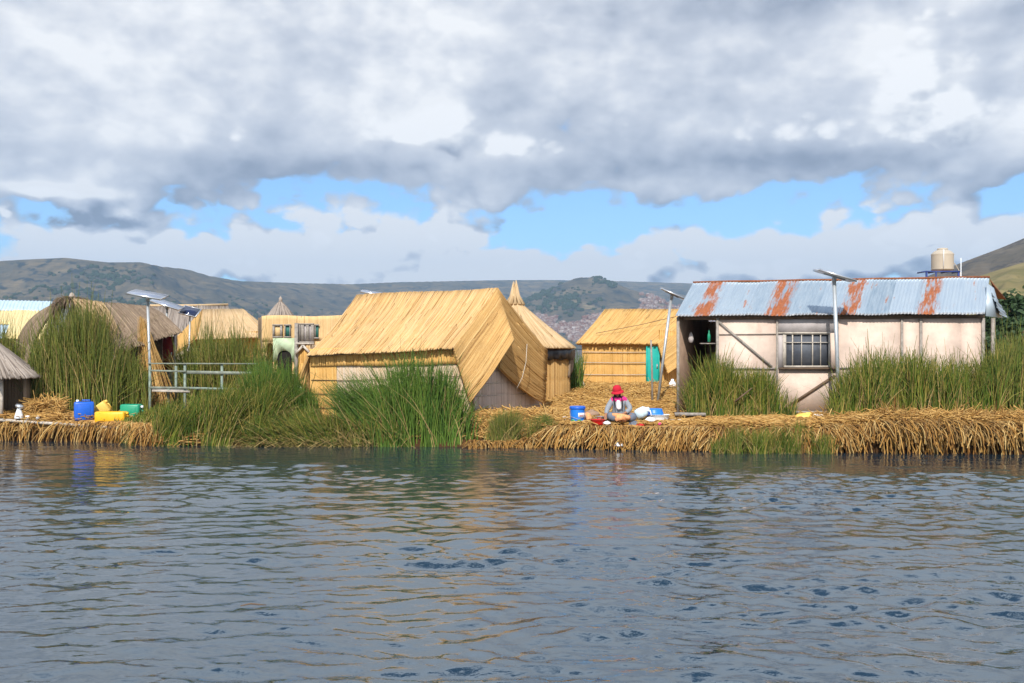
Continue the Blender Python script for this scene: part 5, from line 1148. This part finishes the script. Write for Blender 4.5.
def wares():
    gY = lambda px, py: at(px, py, 25.4)
    # blue bucket with lid, printed label
    c = gp(577.5, 25.45) - Vector((0, 0, .01)); t = thing('lidded_bucket', 'tall blue bucket with a lid and a white label left of the woman', 'bucket', c)
    m = MB(); m.lathe([(0, 0), (.165, 0), (.175, .05), (.185, .3), (.19, .40), (.19, .42)], c, 28); m.build('body', M['bluelt'], t, smooth=True)
    m = MB(); m.lathe([(.2, .40), (.205, .405), (.205, .455), (.19, .475), (.17, .47), (0, .47)], c, 28); m.build('lid', M['bluepl'], t)
    m = MB(); V = []; 
    for i in range(9):
        a = R(-88 + 62 * i / 8)
        for z in (.20, .31): r = .1885 if z > .25 else .185; V.append((c.x + r * math.cos(a), c.y + r * math.sin(a), c.z + z)); 
        for z in (.31, .20): r = .18; V.append((c.x + r * math.cos(a), c.y + r * math.sin(a), c.z + z))
    m.add(V, [(i * 4 + j, i * 4 + 4 + j, i * 4 + 4 + (j + 1) % 4, i * 4 + (j + 1) % 4) for i in range(8) for j in range(4)]); m.build('label', M['whitepl'], t)
    m = MB()
    for z, a0, a1 in ((.26, -80, -35), (.235, -75, -50)):
        for i in range(6): a = R(a0 + (a1 - a0) * i / 6); m.box((c.x + .1895 * math.cos(a), c.y + .1895 * math.sin(a), c.z + z), (.018, .006, .012), Matrix.Rotation(a + math.pi / 2, 3, 'Z'))
    m.build('printed_marks', M['redpl'], t)
    m = MB()
    for i in range(9): a = R(-150 + 100 * i / 8); m.box((c.x + .179 * math.cos(a), c.y + .179 * math.sin(a), c.z + .11 + .02 * math.sin(i * 1.4)), (.05, .006, .03), Matrix.Rotation(a + math.pi / 2, 3, 'Z'))
    m.build('printed_band', plain('green_print', (.12, .42, .10), .5), t)
    m = MB(); m.tube([c + Vector((-.2, 0, .33)), c + Vector((-.19, -.12, .22)), c + Vector((0, -.21, .15)), c + Vector((.19, -.12, .22)), c + Vector((.2, 0, .33))], .006, 6); m.build('handle', M['steel'], t)
    def basin(label, c, r, h, mt, name='basin', cat='basin', inside=None, sq=1, flip=False):
        c = Vector(c); pr = [(0, 0), (r * .8, 0), (r * .86, h * .3), (r * .97, h * .96), (r * 1.06, h), (r * 1.06, h * 1.05), (r * .94, h), (r * .8, .03), (0, .025)]
        if flip: pr = [(a, h - z) for a, z in pr]
        m = MB(); m.lathe(pr, c, 28, sy=sq); return tag(m.build(name, M[mt], origin=tuple(c), smooth=True), label, cat)
    rb = gp(598, 25.2); basin('shallow red basin in front of the metal pot by the woman', rb, .19, .13, 'redpl')
    pt = thing('metal_pot', 'shiny metal pot standing behind the red basin under the woman hand', 'pot', gp(600.5, 25.5))
    c = gp(600.5, 25.5) + Vector((0, 0, .04)); m = MB(); m.lathe([(0, 0), (.11, 0), (.125, .03), (.125, .15), (.135, .155), (.12, .155), (.118, .03), (0, .02)], c, 24); m.build('body', M['alu'], pt, smooth=True)
    m = MB(); [m.tube([c + Vector((s_ * .125, 0, .12)), c + Vector((s_ * .17, 0, .13)), c + Vector((s_ * .125, .04, .12))], .008, 6) for s_ in (-1, 1)]; m.build('handle', M['alu'], pt)
    basin('large blue basin turned upside down at the right of the woman', at(654, 413.5, 25.9) + Vector((0, 0, -.04)), .26, .17, 'bluelt', flip=True)
    basin('wide translucent white tub under the upturned blue basin', at(659, 420.5, 25.7), .27, .15, 'whitepl', name='tub', cat='tub', sq=.8)
    c = at(641, 420, 25.6); t = thing('plastic_jug', 'pale blue white plastic jug lying beside the woman', 'jug', c); rot = Matrix.Rotation(R(62), 3, 'Y')
    m = MB(); m.lathe([(0, -.02), (.13, 0), (.14, .1), (.13, .25), (.06, .33), (.045, .38), (0, .38)], c + Vector((-.12, 0, .12)), 20, rot=rot); m.build('body', plain('milky_plastic', (.55, .68, .76), .4), t, smooth=True)
    m = MB(); m.tube([c + Vector((.18, -.08, .05)), c + Vector((.26, -.1, .12)), c + Vector((.22, -.1, .24)), c + Vector((.1, -.08, .26))], .02, 8); m.build('handle', M['whitepl'], t)
    # plastic bags, cloths, scraps
    def lump(label, c, sx, sy, sz, mt, name='plastic_bag', cat='bag', seed=0):
        c = Vector(c); V = []; n = 18; k = 9; rr = np.random.default_rng(seed)
        for i in range(k + 1):
            for j in range(n):
                th = math.pi / 2 * i / k; a = 2 * math.pi * j / n; q = 1 + .35 * (float(fbm(math.cos(a) * 1.6 + seed * 3 + 5, math.sin(a) * 1.6 + th * 2 + 5, 3)) - .5) * 2
                V.append((c.x + sx * math.cos(th) * math.cos(a) * q, c.y + sy * math.cos(th) * math.sin(a) * q, c.z + sz * math.sin(th) * q))
        Fc = [(i * n + j, i * n + (j + 1) % n, (i + 1) * n + (j + 1) % n, (i + 1) * n + j) for i in range(k) for j in range(n)] + [tuple(range(n))[::-1]]
        m = MB(); m.add(V, Fc); return tag(m.build(name, M[mt], origin=tuple(c)), label, cat)
    basin('small grey metal bowl beside the white plastic bag left of the blue bucket', gp(569, 25.7), .12, .07, 'alu', name='bowl', cat='bowl')
    basin('small blue bowl on the ground behind the upturned blue basin', gp(664, 26.3), .15, .09, 'bluepl', name='bowl', cat='bowl')
    basin('orange bowl between the blue bucket and the red basin', gp(588, 25.35), .11, .08, 'apron', name='bowl', cat='bowl')
    lump('grey wet cloth heaped at the right of the seated woman', gp(634, 25.2), .16, .1, .1, 'skirt', 'cloth', 'cloth', 12)
    lump('red patterned cloth lying right of the woman knees', gp(640, 25.1), .14, .08, .05, 'redpl', 'cloth', 'cloth', 13)
    lump('crumpled white plastic bag left of the blue lidded bucket', at(564, 421, 25.9), .17, .12, .12, 'whitepl', seed=1)
    lump('bunched white cloth in front of the white tub', at(650, 421, 25.4), .14, .1, .1, 'whitepl', 'cloth', 'cloth', 2)
    lump('white wet cloth piled beside the red basin at the woman knees', at(607, 424, 25.05), .10, .08, .07, 'shirt', 'cloth', 'cloth', 3)
    lump('small white scrap floating at the waterline below the woman', at(619, 446, 24.35), .10, .06, .09, 'whitepl', 'plastic_scrap', 'scrap', 4)
    lump('small pink soap dish on the straw right of the woman', at(660, 424.5, 25.1), .05, .04, .05, 'pinkpl', 'soap_dish', 'dish', 5)
    lump('yellow and white plastic wrapper lying at the foot of the shed below the window', at(806, 417, 25.5), .3, .12, .1, 'paleyel', 'plastic_wrapper', 'wrapper', 6)
    lump('white plastic bag beside the yellow wrapper at the foot of the shed', at(818, 417.5, 25.3), .16, .1, .09, 'whitepl', seed=7)
    lump('orange brown clay stove behind the red basin', at(587, 419, 25.9), .14, .14, .16, 'apron', 'clay_stove', 'stove', 8)
    lump('brown sack slumped on the straw behind the metal pot', at(592, 415, 26.4), .22, .14, .13, 'panelinside', 'sack', 'sack', 9)
    c = at(672, 419.5, 26); m = MB(); m.box(c + Vector((.1, 0, -.02)), (.9, .3, .06), Matrix.Rotation(R(8), 3, 'Z')); tag(m.build('board', M['palewood'], origin=tuple(c)), 'weathered grey board on the ground between the blue basin and the shed post', 'board')
    c = at(690, 414, 26.4); m = MB(); m.box(c, (.8, .4, .07), Matrix.Rotation(R(-6), 3, 'Z')); tag(m.build('board', M['greywood'], origin=tuple(c)), 'dark grey board lying at the foot of the shed corner post', 'board')
    c = gp(672.5, 37) ; m = MB(); m.lathe([(0, 0), (.13, 0), (.13, .28), (.06, .36), (.05, .42), (0, .42)], c, 16); tag(m.build('white_canister', M['whitepl'], origin=tuple(c), smooth=True), 'white canister standing by the gable of the teal doored hut', 'canister')
    c = gp(577, 36); m = MB(); m.tube([c + Vector((.26 * math.cos(R(a)), .02, .2 + .30 * math.sin(R(a)))) for a in range(-30, 211, 20)], .018, 6); tag(m.build('hoop', M['rope'], origin=tuple(c)), 'pale bent hoop standing left of the teal doored hut', 'hoop')
    c = at(730, 406, 26.3); m = MB(); m.tube([at(735, 402, 26.3), at(742, 396, 26.2), at(752, 388, 26.2)], [.03, .025, .015], 6); tag(m.build('branch', M['brownwood'], origin=tuple(c)), 'bare brown branch poking from the reeds below the shed wall', 'branch')
    c = at(253, 609, 9.54); m = MB(); z = .03; m.tube([(c.x - .12, c.y, z), (c.x - .03, c.y + .03, z + .012), (c.x + .05, c.y + .01, z + .01), (c.x + .12, c.y + .03, z)], [.006, .009, .008, .004], 6); tag(m.build('twig', M['brownwood'], origin=(c.x, c.y, z)), 'small brown twig floating on the open water', 'twig')
wares()
bpy.data.objects  # end of the objects

# ------------------------------------------------------------------ haze
def haze():
    m = bpy.data.materials.new('haze'); m.use_nodes = True; n = NT(m.node_tree); n.n.clear()
    v = n.new('ShaderNodeVolumePrincipled'); v.inputs['Color'].default_value = (.50, .72, 1, 1); v.inputs['Density'].default_value = .00013; v.inputs['Anisotropy'].default_value = .1
    o = n.new('ShaderNodeOutputMaterial'); n.l.new(v.outputs[0], o.inputs['Volume'])
    b = MB(); b.box((0, 3700, 348), (19000, 8600, 704)); tag(b.build('haze', m), 'thin blue air between the camera and the far hills', 'haze', kind='stuff')
haze()
